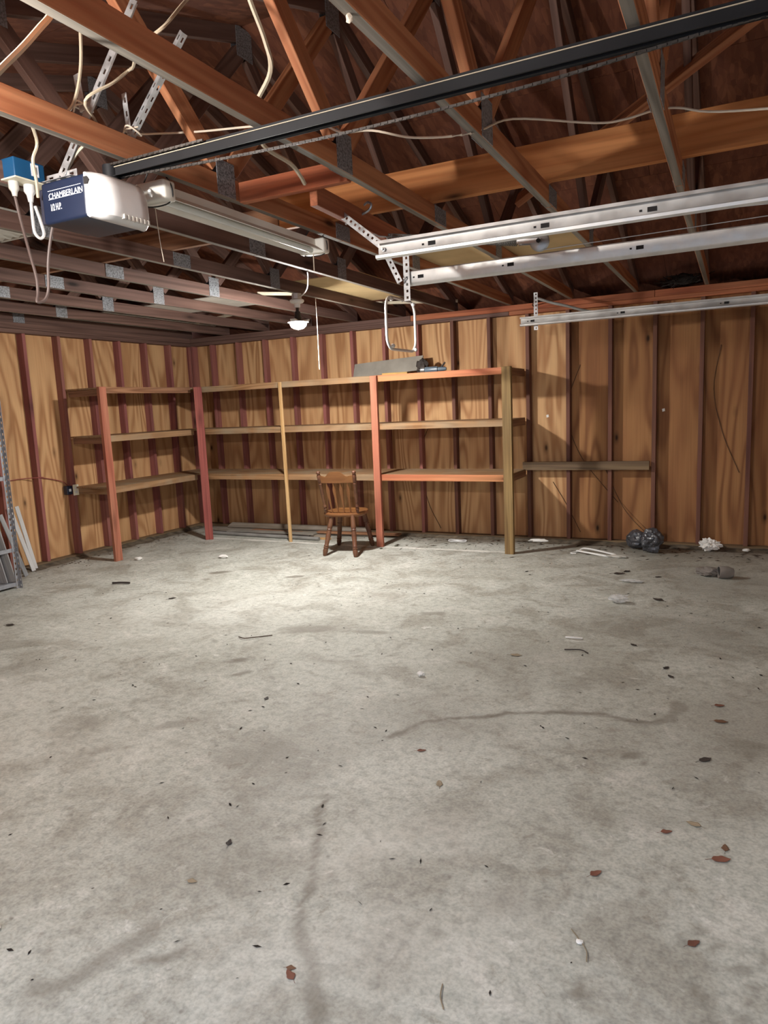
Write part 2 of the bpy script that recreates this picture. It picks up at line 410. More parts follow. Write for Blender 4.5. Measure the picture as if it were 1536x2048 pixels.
# ------------------------------------------------------------------ floor with its stains and broad tone patches
def seg_d(P, a, b):
    a, b = np.array(a), np.array(b); d = b-a
    t = np.clip(((P-a)@d)/max(d@d, 1e-9), 0, 1)
    return np.hypot(*(P-(a+t[:, None]*d)).T)
def build_floor():
    x0, x1, y0, y1 = -.13, 7.2, -7.2, .13; st = .02
    nx, ny = int((x1-x0)/st)+1, int((y1-y0)/st)+1
    xs = np.linspace(x0, x1, nx); ys = np.linspace(y0, y1, ny)
    gx, gy = np.meshgrid(xs, ys); P = np.stack([gx.ravel(), gy.ravel()], 1)
    me = bpy.data.meshes.new('floor')
    co = np.concatenate([P, np.zeros((len(P), 1))], 1)
    i = np.arange((nx-1)*(ny-1)); r, c = i//(nx-1), i % (nx-1); q = r*nx+c
    F = np.stack([q, q+1, q+nx+1, q+nx], 1)
    me.from_pydata(co.tolist(), [], F.tolist())
    rng = np.random.RandomState(3)
    def fbm(P, f):
        v = 0; 
        for o in range(4):
            a = rng.rand(6)*6.28; k = f*1.9**o
            v = v + (np.sin(P[:, 0]*k*np.cos(a[0])+P[:, 1]*k*np.sin(a[0])+a[1])*np.sin(P[:, 1]*k*np.cos(a[2])-P[:, 0]*k*np.sin(a[2])+a[3]))/1.5**o
        return v
    wob = np.stack([fbm(P, 9), fbm(P, 9)], 1)*.018; Q = P+wob
    R = np.zeros(len(P)); G = np.zeros(len(P)); B = np.zeros(len(P))
    def sm(d, r, soft): return np.clip((r-d)/soft+.5, 0, 1)
    def line(pts, w, amt, soft=.02, ch=None, jig=.5):
        d = np.full(len(P), 9.)
        for a, b in zip(pts, pts[1:]): d = np.minimum(d, seg_d(Q, a, b))
        w2 = w*(1+jig*fbm(P, 16)*.5)
        return sm(d, w2, soft)*amt
    def blob(c, rx, ry, rot, amt, soft=.25):
        d = P-np.array(c); ca, sa = math.cos(rot), math.sin(rot)
        u = (d[:, 0]*ca+d[:, 1]*sa)/rx; v = (-d[:, 0]*sa+d[:, 1]*ca)/ry
        return np.clip((1-np.hypot(u, v)+.32*fbm(P, 6/max(rx, ry)*.35))/soft, 0, 1)*amt
    def add(A, v): np.maximum(A, v, out=A)
    add(R, line([(4.95, -5.1), (5., -5.25), (5.07, -5.38), (5.14, -5.52)], .013, .75))
    add(R, line([(5.15, -5.55), (5.2, -5.65), (5.24, -5.72), (5.3, -5.79), (5.37, -5.88), (5.43, -5.95), (5.5, -6.1)], .017, .62))
    add(R, line([(4.82, -5.14), (4.95, -5.1)], .014, .4))
    add(R, line([(4.95, -4.57), (5.01, -4.39), (5.14, -4.3), (5.32, -4.18), (5.51, -4.07), (5.75, -4.), (5.98, -4.), (6.06, -3.96)], .015, .75))
    add(R, line([(6.1, -3.76), (6.11, -3.86), (6.07, -3.95), (6.0, -4.0)], .033, .55))
    add(R, line([(4.97, -5.93), (4.96, -5.99), (4.9, -6.02)], .013, .65))
    add(R, line([(4.84, -5.93), (4.81, -6.03), (4.78, -6.1), (4.74, -6.2)], .038, .5, .04))
    for c, rx, ry, ro, a in [((2.03, -2.14), .16, .06, .6, .75), ((2.83, -2.08), .13, .05, .6, .7), ((3.68, -4.0), .1, .05, .9, .7), ((3.8, -4.2), .09, .035, .9, .6),
                             ((5.97, -4.36), .05, .035, 0, .6), ((6.02, -4.4), .025, .02, 0, .6), ((3.42, -2.36), .07, .03, .6, .35), ((4.4, -2.77), .12, .05, .4, .5), ((2.2, -1.98), .14, .03, .4, .5),
                             ((3.8, -3.32), .24, .12, .5, .5), ((4.2, -3.27), .34, .05, .2, .45), ((3.9, -4.86), .18, .06, .9, .45), ((3.83, -5.15), .12, .05, .6, .4), ((3.5, -5.0), .14, .1, .6, .33),
                             ((2.0, -4.3), .3, .1, .7, .3), ((2.47, -4.61), .22, .12, .7, .25)]:
        add(R, blob(c, rx, ry, ro, a, .5))
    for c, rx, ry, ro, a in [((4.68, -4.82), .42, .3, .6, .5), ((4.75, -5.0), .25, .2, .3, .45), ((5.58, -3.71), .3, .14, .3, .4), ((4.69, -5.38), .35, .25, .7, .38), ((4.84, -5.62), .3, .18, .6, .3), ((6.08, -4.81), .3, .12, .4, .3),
                             ((5.76, -5.38), .2, .09, .4, .3), ((5.0, -4.3), .5, .4, .4, .28), ((6.3, -3.9), .8, .8, 0, .42), ((6.2, -2.6), .9, .9, 0, .36), ((6.4, -1.2), 1.1, .8, 0, .4), ((5.3, -3.4), .7, .5, .3, .24)]:  # last entries: broad soft darker areas over the right floor
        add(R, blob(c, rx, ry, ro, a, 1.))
    for c in [(6.37, -5.4), (6.37, -5.51), (6.3, -5.36), (6.4, -5.45), (6.35, -5.42), (6.24, -5.35), (6.27, -5.53), (6.37, -5.57), (6.31, -5.33), (6.26, -5.3), (6.42, -5.34), (6.2, -5.1), (6.1, -5.2), (5.9, -5.3), (5.6, -5.6), (5.75, -5.0), (5.95, -4.9), (5.5, -5.2), (6.0, -5.62), (5.2, -5.5)]:
        add(R, blob(c, .022+.014*rng.rand(), .014+.01*rng.rand(), rng.rand()*3, .45, .5))
    for _ in range(260):
        c = (rng.rand()*6.6+.4, -rng.rand()*6.2); s = .008+.02*rng.rand()**2
        add(R, blob(c, s*1.6, s, rng.rand()*3, .25+.35*rng.rand(), .6))
    # soil creeping in along the two walls, pale line where the slab meets the footing
    dl = P[:, 0] + .12*fbm(P, 3); db = -P[:, 1] + .1*fbm(P, 3)
    add(G, np.clip((.33-dl)/.3, 0, 1)*.7*(P[:, 1] < -.3)); add(G, np.clip((.42-db)/.35, 0, 1)*.8)
    add(G, np.clip((.62-db)/.3, 0, 1)*.5*np.clip((P[:, 0]-4.2)/.8, 0, 1))
    d = np.minimum(seg_d(P, (.75, -.70), (2.5, -.70)), seg_d(P, (2.5, -.70), (4.3, -.62)))
    add(B, sm(d+.012*fbm(P, 12), .025, .02)*.75*(P[:, 0] > .7))
    for c, rx, ry, a in [((3.2, -2.9), 1.2, .8, .2), ((2.4, -3.6), 1.1, .8, .22), ((2.6, -5.), .9, .7, .22), ((5.27, -5.3), .35, .2, .3), ((5.5, -5.7), .5, .25, .25), ((3.4, -5.4), .7, .4, .2)]:  # broad paler areas over the left and near floor
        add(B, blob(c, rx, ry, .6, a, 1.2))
    at = me.color_attributes.new('stain', 'FLOAT_COLOR', 'POINT')
    at.data.foreach_set('color', np.stack([R, G, B, np.ones(len(P))], 1).astype(np.float32).ravel())
    me.materials.append(M['conc'])
    return ob('floor', me, kind='structure')
build_floor()
cube('driveway', (-4, -16, -.06), (14, -7.22, -.02), M['outside'], bev=0)['kind'] = 'structure'

# ------------------------------------------------------------------ walls: sheets, studs and plates
TOP = 2.66
def wall_sheets(parent, pts_fn, lo, hi, n, zt):
    e = (hi-lo)/n
    for i in range(n):
        a, b = lo+i*e+.002, lo+(i+1)*e-.002; mid = (a+b)/2
        p0, p1, up = pts_fn(mid)
        board('plywood_sheet', p0, p1, b-a, .012, up, M['ply'], parent, bev=0)
wb = setting('wall_back')
for i in range(6):
    a = -.089+i*1.2192; b = min(a+1.2192, XR)
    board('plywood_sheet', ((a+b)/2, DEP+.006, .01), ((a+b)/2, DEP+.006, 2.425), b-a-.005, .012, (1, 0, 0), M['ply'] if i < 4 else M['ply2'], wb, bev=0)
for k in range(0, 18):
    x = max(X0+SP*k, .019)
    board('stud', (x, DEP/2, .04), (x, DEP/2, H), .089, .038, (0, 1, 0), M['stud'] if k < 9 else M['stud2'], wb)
board('stud', (-.03, DEP/2, .04), (-.03, DEP/2, H), .089, .038, (0, 1, 0), M['stud'], wb)
board('bottom_plate', (-.085, DEP/2, .02), (XR, DEP/2, .02), .089, .038, (0, 1, 0), M['ledger'], wb)
for i, (xa, xb) in enumerate([(-.085, 4.2), (4.203, XR)]):
    board('top_plate', (xa, DEP/2, H+.019), (xb, DEP/2, H+.019), .089, .038, (0, 1, 0), M['firbrown'] if i == 0 else M['redwood'], wb)
for xa, xb in [(-.085, 3.1), (3.103, 5.6), (5.603, XR)]:
    board('top_plate', (xa, DEP/2, (H+.039+SEAT)/2), (xb, DEP/2, (H+.039+SEAT)/2), .089, SEAT-H-.04, (0, 1, 0), M['redwood'] if xa > 3 else M['firbrown'], wb)

wl = setting('wall_left')
for i in range(6):
    b = DEP-i*1.2192; a = max(b-1.2192, YF)
    zt = 2.5
    board('plywood_sheet', (-DEP-.006, (a+b)/2, .01), (-DEP-.006, (a+b)/2, zt), b-a-.005, .012, (0, 1, 0), M['ply'], wl, bev=0)
for k in range(1, 18):
    y = LY-SP*k
    if y < YF: break
    board('stud', (-DEP/2, y, .04), (-DEP/2, y, H), .089, .038, (1, 0, 0), M['stud'], wl)
board('bottom_plate', (-DEP/2, -.002, .02), (-DEP/2, YF, .02), .089, .038, (1, 0, 0), M['ledger'], wl)
board('top_plate', (-DEP/2, -.002, H+.019), (-DEP/2, YF, H+.019), .089, .038, (1, 0, 0), M['firbrown'], wl)
board('top_plate', (-DEP/2, -.002, (H+.039+SEAT)/2), (-DEP/2, YF, (H+.039+SEAT)/2), .089, SEAT-H-.04, (1, 0, 0), M['firbrown'], wl)
# gable sheathing above the left wall
gm = Matrix(((0, 0, 1, -DEP-.006), (1, 0, 0, 0), (0, 1, 0, 0), (0, 0, 0, 1)))
prism('gable_sheet', [(.10, 2.503), (RY*2-.10, 2.503), (RY*2-.10, deck(.10)-.01), (RY, RZ-.01), (.10, deck(.10)-.01)], .012, gm, M['osb'], wl)
# right and front walls, outside the picture: plain sheathing; the wide door bay behind the camera stands open
wr = setting('wall_right')
cube('plywood_sheet', (XR, YF, 2.15), (XR+.012, .1, 2.5), M['ply'], wr, 0)
prism('gable_sheet', [(.10, 2.503), (RY*2-.10, 2.503), (RY*2-.10, deck(.10)-.01), (RY, RZ-.01), (.10, deck(.10)-.01)], .012, Matrix(((0, 0, 1, XR+.006), (1, 0, 0, 0), (0, 1, 0, 0), (0, 0, 0, 1))), M['osb'], wr)
for y0, y1 in ((-.75, .1), (-4.1, -3.45), (YF, -6.85)):
    cube('plywood_sheet', (XR, y0, .01), (XR+.012, y1, 2.148), M['ply'], wr, 0)
for n, (y0, y1) in ((1, (-3.45, -.75)), (2, (-6.85, -4.1))):
    d = setting(f'door_{n}', (XR, (y0+y1)/2, 0))
    for i in range(4): cube('door_panel', (XR+.001, y0+.002, .005+i*.535), (XR+.04, y1-.002, .535+i*.535), M['doorpaint'], d)
wf = setting('wall_front')
cube('plywood_sheet', (-.1, YF-.012, .01), (4.0, YF, 2.55), M['ply'], wf, 0)
cube('plywood_sheet', (4.002, YF-.012, 2.2), (XR, YF, 2.55), M['ply'], wf, 0)

# ------------------------------------------------------------------ roof deck
ce = setting('ceiling')
for side in (1, -1):
    ye = RY+side*3.9
    for r in range(4):
        s0, s1 = r*1.02, min((r+1)*1.02-.003, 3.9)
        if s1 <= s0: continue
        ya, yb = RY+side*s0, RY+side*s1
        off = 0 if r % 2 else -1.2
        for c in range(5):
            xa = max(-.3, -.3+off+c*2.0); xb = min(xa+1.997 if xa > -.3 or off == 0 else 1.097-.3, XR+.3)
            xa = -.3+off+c*2.0; xb = min(xa+1.997, XR+.3); xa = max(xa, -.3)
            if xb-xa < .1: continue
            a = V(((xa+xb)/2, ya, deck(ya)+.006)); b = V(((xa+xb)/2, yb, deck(yb)+.006))
            board('roof_sheet', a, b, xb-xa, .011, (1, 0, 0), M['osb'], ce, bev=0)

for sd in (1, -1):
    board('roof_backing', (3.4, RY-sd*.02, RZ+.04), (3.4, RY+sd*4.1, deck(RY+sd*4.1)+.03), 7.9, .02, (1, 0, 0), M['hole'], ce, bev=0)  # unseen slabs added to block sky leaking through the sheet gaps
for i in range(3): cube('soffit_board', (-.3+i*2.6, .103, 2.43), (2.297+i*2.6, .47, 2.44), M['ply'], ce, 0)
cube('fascia_board', (-.3, .44, 2.405), (7.4, .455, 2.428), M['ply'], ce, 0)
# ------------------------------------------------------------------ roof trusses
TX = [1.166+.6096*k for k in range(-2, 10)]
def make_truss(x, fir):
    t = thing('roof_truss', (x, RY, SEAT), '', 'truss')
    ch = [fir, M['firgray']]
    ya, ys, yb = DEP, RY, RY*2-DEP
    zc = SEAT+.0445
    board('bottom_chord', (x, ya, zc), (x, ys+.0015, zc), .089, .038, (0, 0, 1), ch, t)
    board('bottom_chord', (x, ys-.0015, zc), (x, yb, zc), .089, .038, (0, 0, 1), ch, t)
    nz = V((0, SL, 1)).normalized()
    for s in (1, -1):
        a = V((x, RY+s*3.56, deck(RY+s*3.56))); b = V((x, RY, RZ))
        nn = V((0, s*SL, 1)).normalized(); o = nn*.0475
        board('top_chord', a-o+V((0, -s*.001, 0)), b-o+V((0, s*.02, 0)), .089, .038, nn, M['firbrown'], t)
        j = V((x, RY+s*1.06, zc+.03)); ap = V((x, RY+s*.04, RZ-.16)); q = V((x, RY+s*1.66, deck(RY+s*1.66)-.12))
        d1 = (ap-j).normalized(); d2 = (q-j).normalized()
        board('web', j+d1*.075, ap, .089, .038, (0, 0, 1), [fir, M['firgray']] if s < 0 else M['firbrown'], t)
        board('web', j+d2*.075, q, .089, .038, (0, 0, 1), fir if s < 0 else M['firbrown'], t)
        for sx in (-1, 1):
            P = Matrix.Translation((x+sx*.0205, RY+s*1.06, SEAT+.075)) @ Matrix.Rotation(math.pi/2, 4, 'Z') @ Matrix.Rotation(math.pi/2, 4, 'X')
            ob('gusset_plate', gus(.125, .15), t, P)
            P = Matrix.Translation((x+sx*.0205, RY+s*1.66, deck(RY+s*1.66)-.075)) @ Matrix.Rotation(math.pi/2, 4, 'Z') @ Matrix.Rotation(math.pi/2, 4, 'X')
            ob('gusset_plate', gus(.08, .12), t, P)
    for sx in (-1, 1):
        R = Matrix.Rotation(math.pi/2, 4, 'Z') @ Matrix.Rotation(math.pi/2, 4, 'X')
        ob('gusset_plate', gus(.16, .085), t, Matrix.Translation((x+sx*.0205, RY, SEAT+.045)) @ R)
        ob('gusset_plate', gus(.15, .17), t, Matrix.Translation((x+sx*.0205, RY, RZ-.10)) @ R)
    return t
def gus(w, h):
    k = ('g', w, h)
    if k not in _cache:
        bm = bmesh.new(); bmesh.ops.create_cube(bm, size=1)
        for v in bm.verts: v.co = V((v.co.x*w, v.co.y*h, v.co.z*.0022))
        _cache[k] = to_mesh('gusset_plate', bm, M['gusset'])
    return _cache[k]
ORD = ['first', 'second', 'third', 'fourth', 'fifth', 'sixth', 'seventh', 'eighth', 'ninth', 'tenth', 'eleventh', 'twelfth']
NOTE = ['resting on the top of the left plywood wall', 'just inside the left gable wall', 'over the left shelving posts', 'over the tan panel in the left bay', 'left of the truss that carries the lit bulb',
        'carrying the lit bulb under its chord', 'passing behind the garage door opener motor', 'beside the long cream shop light', 'orange and knotty under the black rail',
        'with a rag knot under its chord', 'right of the pulley spring, grayest underside', 'beyond the door tracks, past the frame edge']
for k, x in enumerate(TX[:-1]):
    if k in (0, 7): t = tr0 = make_truss(x, M['firbrown'] if k == 0 else M['fir'])
    else: t = copy_tree(tr0, None, Matrix.Translation((x, RY, SEAT)))
    t['label'] = f'{ORD[k]} roof truss from the left wall, {NOTE[k]}'
    t['group'] = 'roof trusses'

# ------------------------------------------------------------------ timber laid on and under the chords
TOPC = SEAT+.089
o = board('ceiling_beam', (3.88, -3.58, TOPC+.093), (6.95, -3.58, TOPC+.093), .186, .038, (0, 0, 1), M['beam'])
tag(o, 'wide amber pine beam lying across the truss chords above the door tracks', 'beam')
o = board('ceiling_beam', (-.02, -3.56, TOPC+.071), (3.86, -3.56, TOPC+.071), .14, .038, (0, 0, 1), M['brownfir'])  # left run of the same beam, its dimmer light put into the colour
tag(o, 'knotty plank beam, tinted dark brown for dim light, crossing the chords left of the shop light', 'beam')
o = board('diagonal_brace', (5.05, -2.66, 2.71), (6.98, -3.40, 3.47), .115, .038, (0, -1.05, -1), M['fir'])
tag(o, 'reddish brown diagonal brace climbing under the roof deck at upper right', 'brace')
o = board('blocking_board', (4.232, -4.42, TOPC-.05), (4.80, -4.42, TOPC-.05), .089, .038, (0, 0, 1), M['redwood'])
tag(o, 'short reddish board nailed between two chords behind the shop light', 'board')
o = board('hanger_board', (4.60, -4.39, SEAT-.02), (4.55, -3.3, SEAT-.02), .089, .038, (0, 0, 1), M['redwood'])
tag(o, 'reddish board running to the track hangers with bolts and a hook', 'board')
def sheet(name, quad, t, mat, label, cat, group=None):
    z = quad[0][2]; c = sum((V(q) for q in quad), V((0, 0, 0)))/len(quad)
    return tag(prism(name, [(q[0]-c.x, q[1]-c.y) for q in quad], t, Matrix.Translation((c.x, c.y, z+t/2)), mat), label, cat, group)
G1 = 'tan panels lying on the chords'
sheet('hardboard_panel', [(4.0, -2.5, TOPC+.001), (4.70, -2.5, TOPC+.001), (4.70, -1.75, TOPC+.001), (4.0, -1.75, TOPC+.001)], .006, M['hard'], 'tan hardboard panel on the chords behind the lower door track', 'panel', G1)
sheet('hardboard_panel', [(4.74, -2.72, TOPC+.001), (5.42, -2.72, TOPC+.001), (5.42, -1.75, TOPC+.001), (4.74, -1.75, TOPC+.001)], .006, M['hard'], 'tan hardboard panel on the chords beside the pulley', 'panel', G1)
sheet('hardboard_panel', [(2.97, -2.12, TOPC+.001), (3.62, -2.12, TOPC+.001), (3.62, -.72, TOPC+.001), (2.97, -.72, TOPC+.001)], .006, M['hard'], 'tan hardboard panel on the chords above the hanging tube frame', 'panel', G1)
sheet('hardboard_panel', [(-.04, -1.92, TOPC+.001), (.60, -1.92, TOPC+.001), (.60, -.2, TOPC+.001), (-.04, -.2, TOPC+.001)], .006, M['reflect'], 'pale panel on the chords above the left wall plate', 'panel', G1)
sheet('hardboard_panel', [(1.17, -1.95, TOPC+.001), (2.39, -1.95, TOPC+.001), (2.39, -1.3, TOPC+.001), (1.17, -1.3, TOPC+.001)], .006, M['reflect'], 'pale panel edge on the chords left of the lit bulb', 'panel', G1)
G2 = 'pale laths on the chords'
for a, b, lb in [((-.06, -.30), (1.45, -.85), 'pale lath stick lying over the chords above the corner shelving'), ((2.36, -1.75), (3.02, -1.1), 'pale lath stick on the chords beside the lit bulb'),
                 ((2.9, -.45), (3.64, .04), 'pale lath stick on the chords behind the hanging tube frame')]:
    o = board('lath_stick', (a[0], a[1], TOPC+.017), (b[0], b[1], TOPC+.017), .03, .016, (0, 0, 1), M['lath']); tag(o, lb, 'lath', G2)

# ------------------------------------------------------------------ lit ceiling bulb on the sixth truss
LX, LYY = 2.995, -2.08
t = thing('ceiling_lamp', (LX, LYY, 2.15), 'lit white bulb in a porcelain lampholder under a chord', 'lamp')
lathe('junction_box', (LX, LYY, SEAT-.002), (LX, LYY, SEAT-.045), [(0, .042), (1, .042)], M['galv'], t, 8)
lathe('lampholder', (LX, LYY, SEAT-.046), (LX, LYY, SEAT-.115), [(0, .045), (.12, .06), (.3, .06), (.45, .05), (.55, .028), (1, .024)], M['glassw'], t, 18)
lathe('heat_sink', (LX, LYY, SEAT-.116), (LX, LYY, 2.215), [(0, .013), (.25, .014), (.3, .022), (.85, .03), (1, .033)], M['chain'], t, 16)
lathe('heat_cap', (LX, LYY, 2.214), (LX, LYY, 2.2), [(0, .05), (.5, .085), (1, .088)], M['galv'], t, 24)
for k in range(3):
    a = .6+k*2.094
    m = Matrix.Translation((LX+.058*math.cos(a), LYY+.058*math.sin(a), 2.212)) @ Matrix.Rotation(a, 4, 'Z') @ Matrix.Rotation(-.15, 4, 'Y')
    ob('lamp_wing', box_mesh('lamp_wing', .075, .05, .014, [M['glassw']], .004), t, m)
lathe('led_globe', (LX, LYY, 2.199), (LX, LYY, 2.142), [(0, .068), (.3, .068), (.6, .06), (.85, .04), (1, .008)], M['led'], t, 20)
tube('pull_cord', [(LX, LYY+.3, SEAT-.002), (LX, LYY+.305, 2.25), (LX, LYY+.30, 1.82)], .0025, M['string'], t)
# second bulb, over the near bay behind the camera and outside the picture
t = thing('ceiling_lamp', (4.38, -6.4, 2.25), 'second porcelain bulb over the near bay', 'lamp')
lathe('lampholder', (4.38, -6.4, SEAT-.002), (4.38, -6.4, SEAT-.09), [(0, .05), (.3, .06), (.55, .03), (1, .024)], M['glassw'], t, 16)
lathe('bulb', (4.38, -6.4, SEAT-.091), (4.38, -6.4, SEAT-.2), [(0, .015), (.3, .026), (.65, .032), (.9, .02), (1, .005)], M['bulb2'], t, 16)

# ------------------------------------------------------------------ garage door opener
OY, OZ = -5.12, 2.405
t = thing('garage_door_opener', (4.05, OY, 2.21), 'navy and white garage door opener motor on a black chain rail', 'opener')
x0, x1, y0, y1, z0, z1 = 3.93, 4.165, OY-.15, OY+.11, 2.21, 2.36
rbox('motor_case', (x0, y0, z0), (x1, y1, z1), .012, M['navy'], t)
def lens():
    bm = bmesh.new(); prof = [(0, .079), (.02, .080), (.05, .072), (.07, .056), (.082, .03), (.088, -.01), (.09, -.045), (.08, -.075), (.06, -.086), (.03, -.088), (0, -.079)]
    ny = 12; rows = []
    for i in range(ny+1):
        v = -1+2*i/ny; yy = v*.134; cut = 1-.62*max(0, (abs(v)-.5)/.5)**2
        rows.append([bm.verts.new((p[0]*cut, yy, p[1]*(1-.06*max(0, (abs(v)-.7)/.3)**2))) for p in prof])
    n = len(prof)
    for i in range(ny):
        for k in range(n-1): bm.faces.new((rows[i][k], rows[i][k+1], rows[i+1][k+1], rows[i+1][k]))
    bm.faces.new(rows[0]); bm.faces.new(rows[-1][::-1])
    bm.faces.new([rows[i][0] for i in range(ny+1)] + [rows[i][n-1] for i in range(ny, -1, -1)])
    bmesh.ops.recalc_face_normals(bm, faces=bm.faces[:])
    return ob('light_lens', to_mesh('light_lens', bm, M['whitep'], True), t, Matrix.Translation((x1+.001, OY-.02, (z0+z1)/2)))
ln = lens()
prism('latch_hole', [(-.012, -.012), (.004, -.014), (.014, 0), (.004, .013), (-.012, .013)], .004, Matrix.Translation((x1+.016, y0-.006, z1-.03)) @ Matrix.Rotation(math.pi/2, 4, 'X'), M['hole'], ln)
for i in range(7):
    cube('vent_slot', (x1+.074, y0+.09+i*.02, z0-.004), (x1+.0905, y0+.097+i*.02, z0+.012), M['reflect'], ln, 0)
def text(s, size, x, z, sx=1., bold=.0):
    cu = bpy.data.curves.new('lettering', 'FONT'); cu.body = s; cu.size = size; cu.extrude = .0006; cu.offset = bold
    cu.materials.append(M['print'])
    tmp = bpy.data.objects.new('tmp', cu); C.objects.link(tmp)
    me = bpy.data.meshes.new_from_object(tmp.evaluated_get(bpy.context.evaluated_depsgraph_get())); bpy.data.objects.remove(tmp)
    o = ob('lettering', me, t, Matrix.Translation((x, y0-.0012, z)) @ Matrix.Rotation(math.pi/2, 4, 'X') @ Matrix.Diagonal((sx, 1, 1, 1)))
    return o
text('CHAMBERLAIN', .029, x0+.042, z0+.086, .93, .0)
text('1/2 H.P.', .034, x0+.046, z0+.044, .55, .0003)
for zz in (.084, .1145): cube('print_line', (x0+.040, y0-.0016, z0+zz), (x0+.215, y0-.0004, z0+zz+.0014), M['print'], t, 0)
rbox('control_panel', (x0-.035, y0+.02, z0+.01), (x0-.001, y1-.02, z1-.012), .006, M['navy2'], t)
profile_x('rail', [(-.0, .02), (-.012, .02), (-.012, -.022), (-.022, -.022), (-.022, -.025)], 4.14, 6.98, OY+.006, OZ, M['black'], t)
profile_x('rail', [(.022, -.025), (.022, -.022), (.012, -.022), (.012, .02), (.0, .02)], 4.14, 6.98, OY+.006, OZ, M['black'], t)
cube('rail_lip', (4.14, OY-.0105, OZ+.008), (6.98, OY-.0075, OZ+.0105), M['cable'], t, 0, label='pale stripe along the rail')
def chain(pts, pitch=.0127):
    bm = bmesh.new(); pts = smooth_path(pts, 30); d = 0; acc = [0]
    for a, b in zip(pts, pts[1:]): acc.append(acc[-1]+(b-a).length)
    n = int(acc[-1]/pitch); j = 0
    for i in range(n):
        s = i*pitch
        while acc[j+1] < s: j += 1
        a, b = pts[j], pts[j+1]; p = a+(b-a)*((s-acc[j])/max(acc[j+1]-acc[j], 1e-9)); dr = (b-a).normalized()
        m = frame(p-dr*.006, p+dr*.006, (0, 0, 1))
        r = bmesh.ops.create_cube(bm, size=1)
        for v in r['verts']: v.co = m @ V((v.co.x*.0125, v.co.y*(.009 if i % 2 else .0065), v.co.z*(.004 if i % 2 else .008)))
    o = ob('chain', to_mesh('chain', bm, M['chain']), t); o['kind'] = 'stuff'
chain([(4.19, -5.1, 2.385), (4.56, -5.1, 2.366), (4.91, -5.1, 2.354), (5.18, -5.1, 2.349), (5.52, -5.1, 2.351), (5.82, -5.1, 2.358), (6.08, -5.1, 2.372), (6.36, -5.1, 2.386), (6.95, -5.1, 2.40)])
chain([(4.15, OY-.019, OZ+.017), (4.62, OY-.019, OZ+.017)])
lathe('sprocket', (4.145, OY, OZ-.03), (4.145, OY, OZ+.02), [(0, .03), (1, .03)], M['black'], t, 16)
perf_angle('hanger_strut', (4.008, -5.25, 2.385), (4.345, -5.146, 2.945), (1, 0, -.5), M['galv'], t, .034)
perf_angle('hanger_strut', (4.19, -5.05, 2.54), (4.487, -5.05, 2.837), (.3, 1, 0), M['galv'], t, .022)
perf_angle('hanger_strut', (4.10, -5.2, 2.60), (4.085, -5.2, 2.73), (1, 0, 0), M['galv'], t, .03)
perf_angle('hanger_strut', (4.176, -5.05, 2.55), (4.166, -5.05, 2.70), (1, 0, 0), M['galv'], t, .024)
perf_angle('mounting_bracket', (3.935, y0+.03, z1+.003), (4.10, y0+.03, z1+.003), (0, 0, 1), M['galv'], t, .03)
for cx, cy, cz in ((4.10, -5.2, 2.615), (4.185, -5.05, 2.56)):
    tube('wire_wrap', [(cx-.02, cy-.01, cz-.012), (cx+.025, cy-.03, cz+.01), (cx+.035, cy+.03, cz-.01), (cx-.015, cy+.04, cz+.008), (cx+.01, cy-.03, cz-.005), (cx+.04, cy+.01, cz+.014)], .0035, M['string'], t)

# ------------------------------------------------------------------ blue outlet box with its plugs
t = thing('outlet_box', (3.62, -5.1, 2.44), 'blue plastic outlet box with cream cover plate hanging left of the opener motor', 'outlet')
rbox('box', (3.61, -5.185, 2.45), (3.69, -5.04, 2.53), .006, M['bluebox'], t)
cube('cover_plate', (3.59, -5.20, 2.443), (3.71, -5.025, 2.449), M['cream'], t)
prism('box_label', [(-.018, -.024), (.018, -.024), (.018, .024), (-.018, .024)], .0012, Matrix.Translation((3.6915, -5.09, 2.496)) @ Matrix.Rotation(math.pi/2, 4, 'Z') @ Matrix.Rotation(math.pi/2, 4, 'X'), M['print'], t)
prism('box_label', [(-.009, -.014), (.009, -.014), (.009, .014), (-.009, .014)], .0012, Matrix.Translation((3.693, -5.09, 2.496)) @ Matrix.Rotation(math.pi/2, 4, 'Z') @ Matrix.Rotation(math.pi/2, 4, 'X'), M['pvc'], t)
t = thing('plug_cord', (3.65, -5.15, 2.44), 'gray capped plug with a dark cord drooping from the blue outlet box', 'cord')
lathe('plug', (3.65, -5.165, 2.442), (3.65, -5.165, 2.385), [(0, .02), (.5, .02), (.7, .012), (1, .009)], M['reflect'], t, 12)
tube('cord', [(3.65, -5.165, 2.386), (3.66, -5.16, 2.3), (3.69, -5.17, 2.22), (3.75, -5.2, 2.12), (3.78, -5.21, 2.04), (3.79, -5.22, 1.98), (3.8, -5.235, 1.945), (3.8, -5.2, 1.955), (3.805, -5.18, 2.0), (3.82, -5.18, 2.1), (3.84, -5.17, 2.2), (3.86, -5.16, 2.26), (3.885, -5.15, 2.28)], .006, M['twocord'], t)
t = thing('plug_cord', (3.66, -5.10, 2.44), 'white plug with a looped white cord under the blue outlet box', 'cord')
lathe('plug', (3.66, -5.10, 2.442), (3.66, -5.10, 2.375), [(0, .022), (.4, .023), (.6, .014), (1, .01)], M['whitep'], t, 12)
tube('cord', [(3.66, -5.10, 2.376), (3.665, -5.105, 2.30), (3.67, -5.105, 2.25), (3.675, -5.085, 2.232), (3.68, -5.07, 2.25), (3.675, -5.075, 2.3), (3.67, -5.09, 2.36)], .0065, M['whitep'], t)
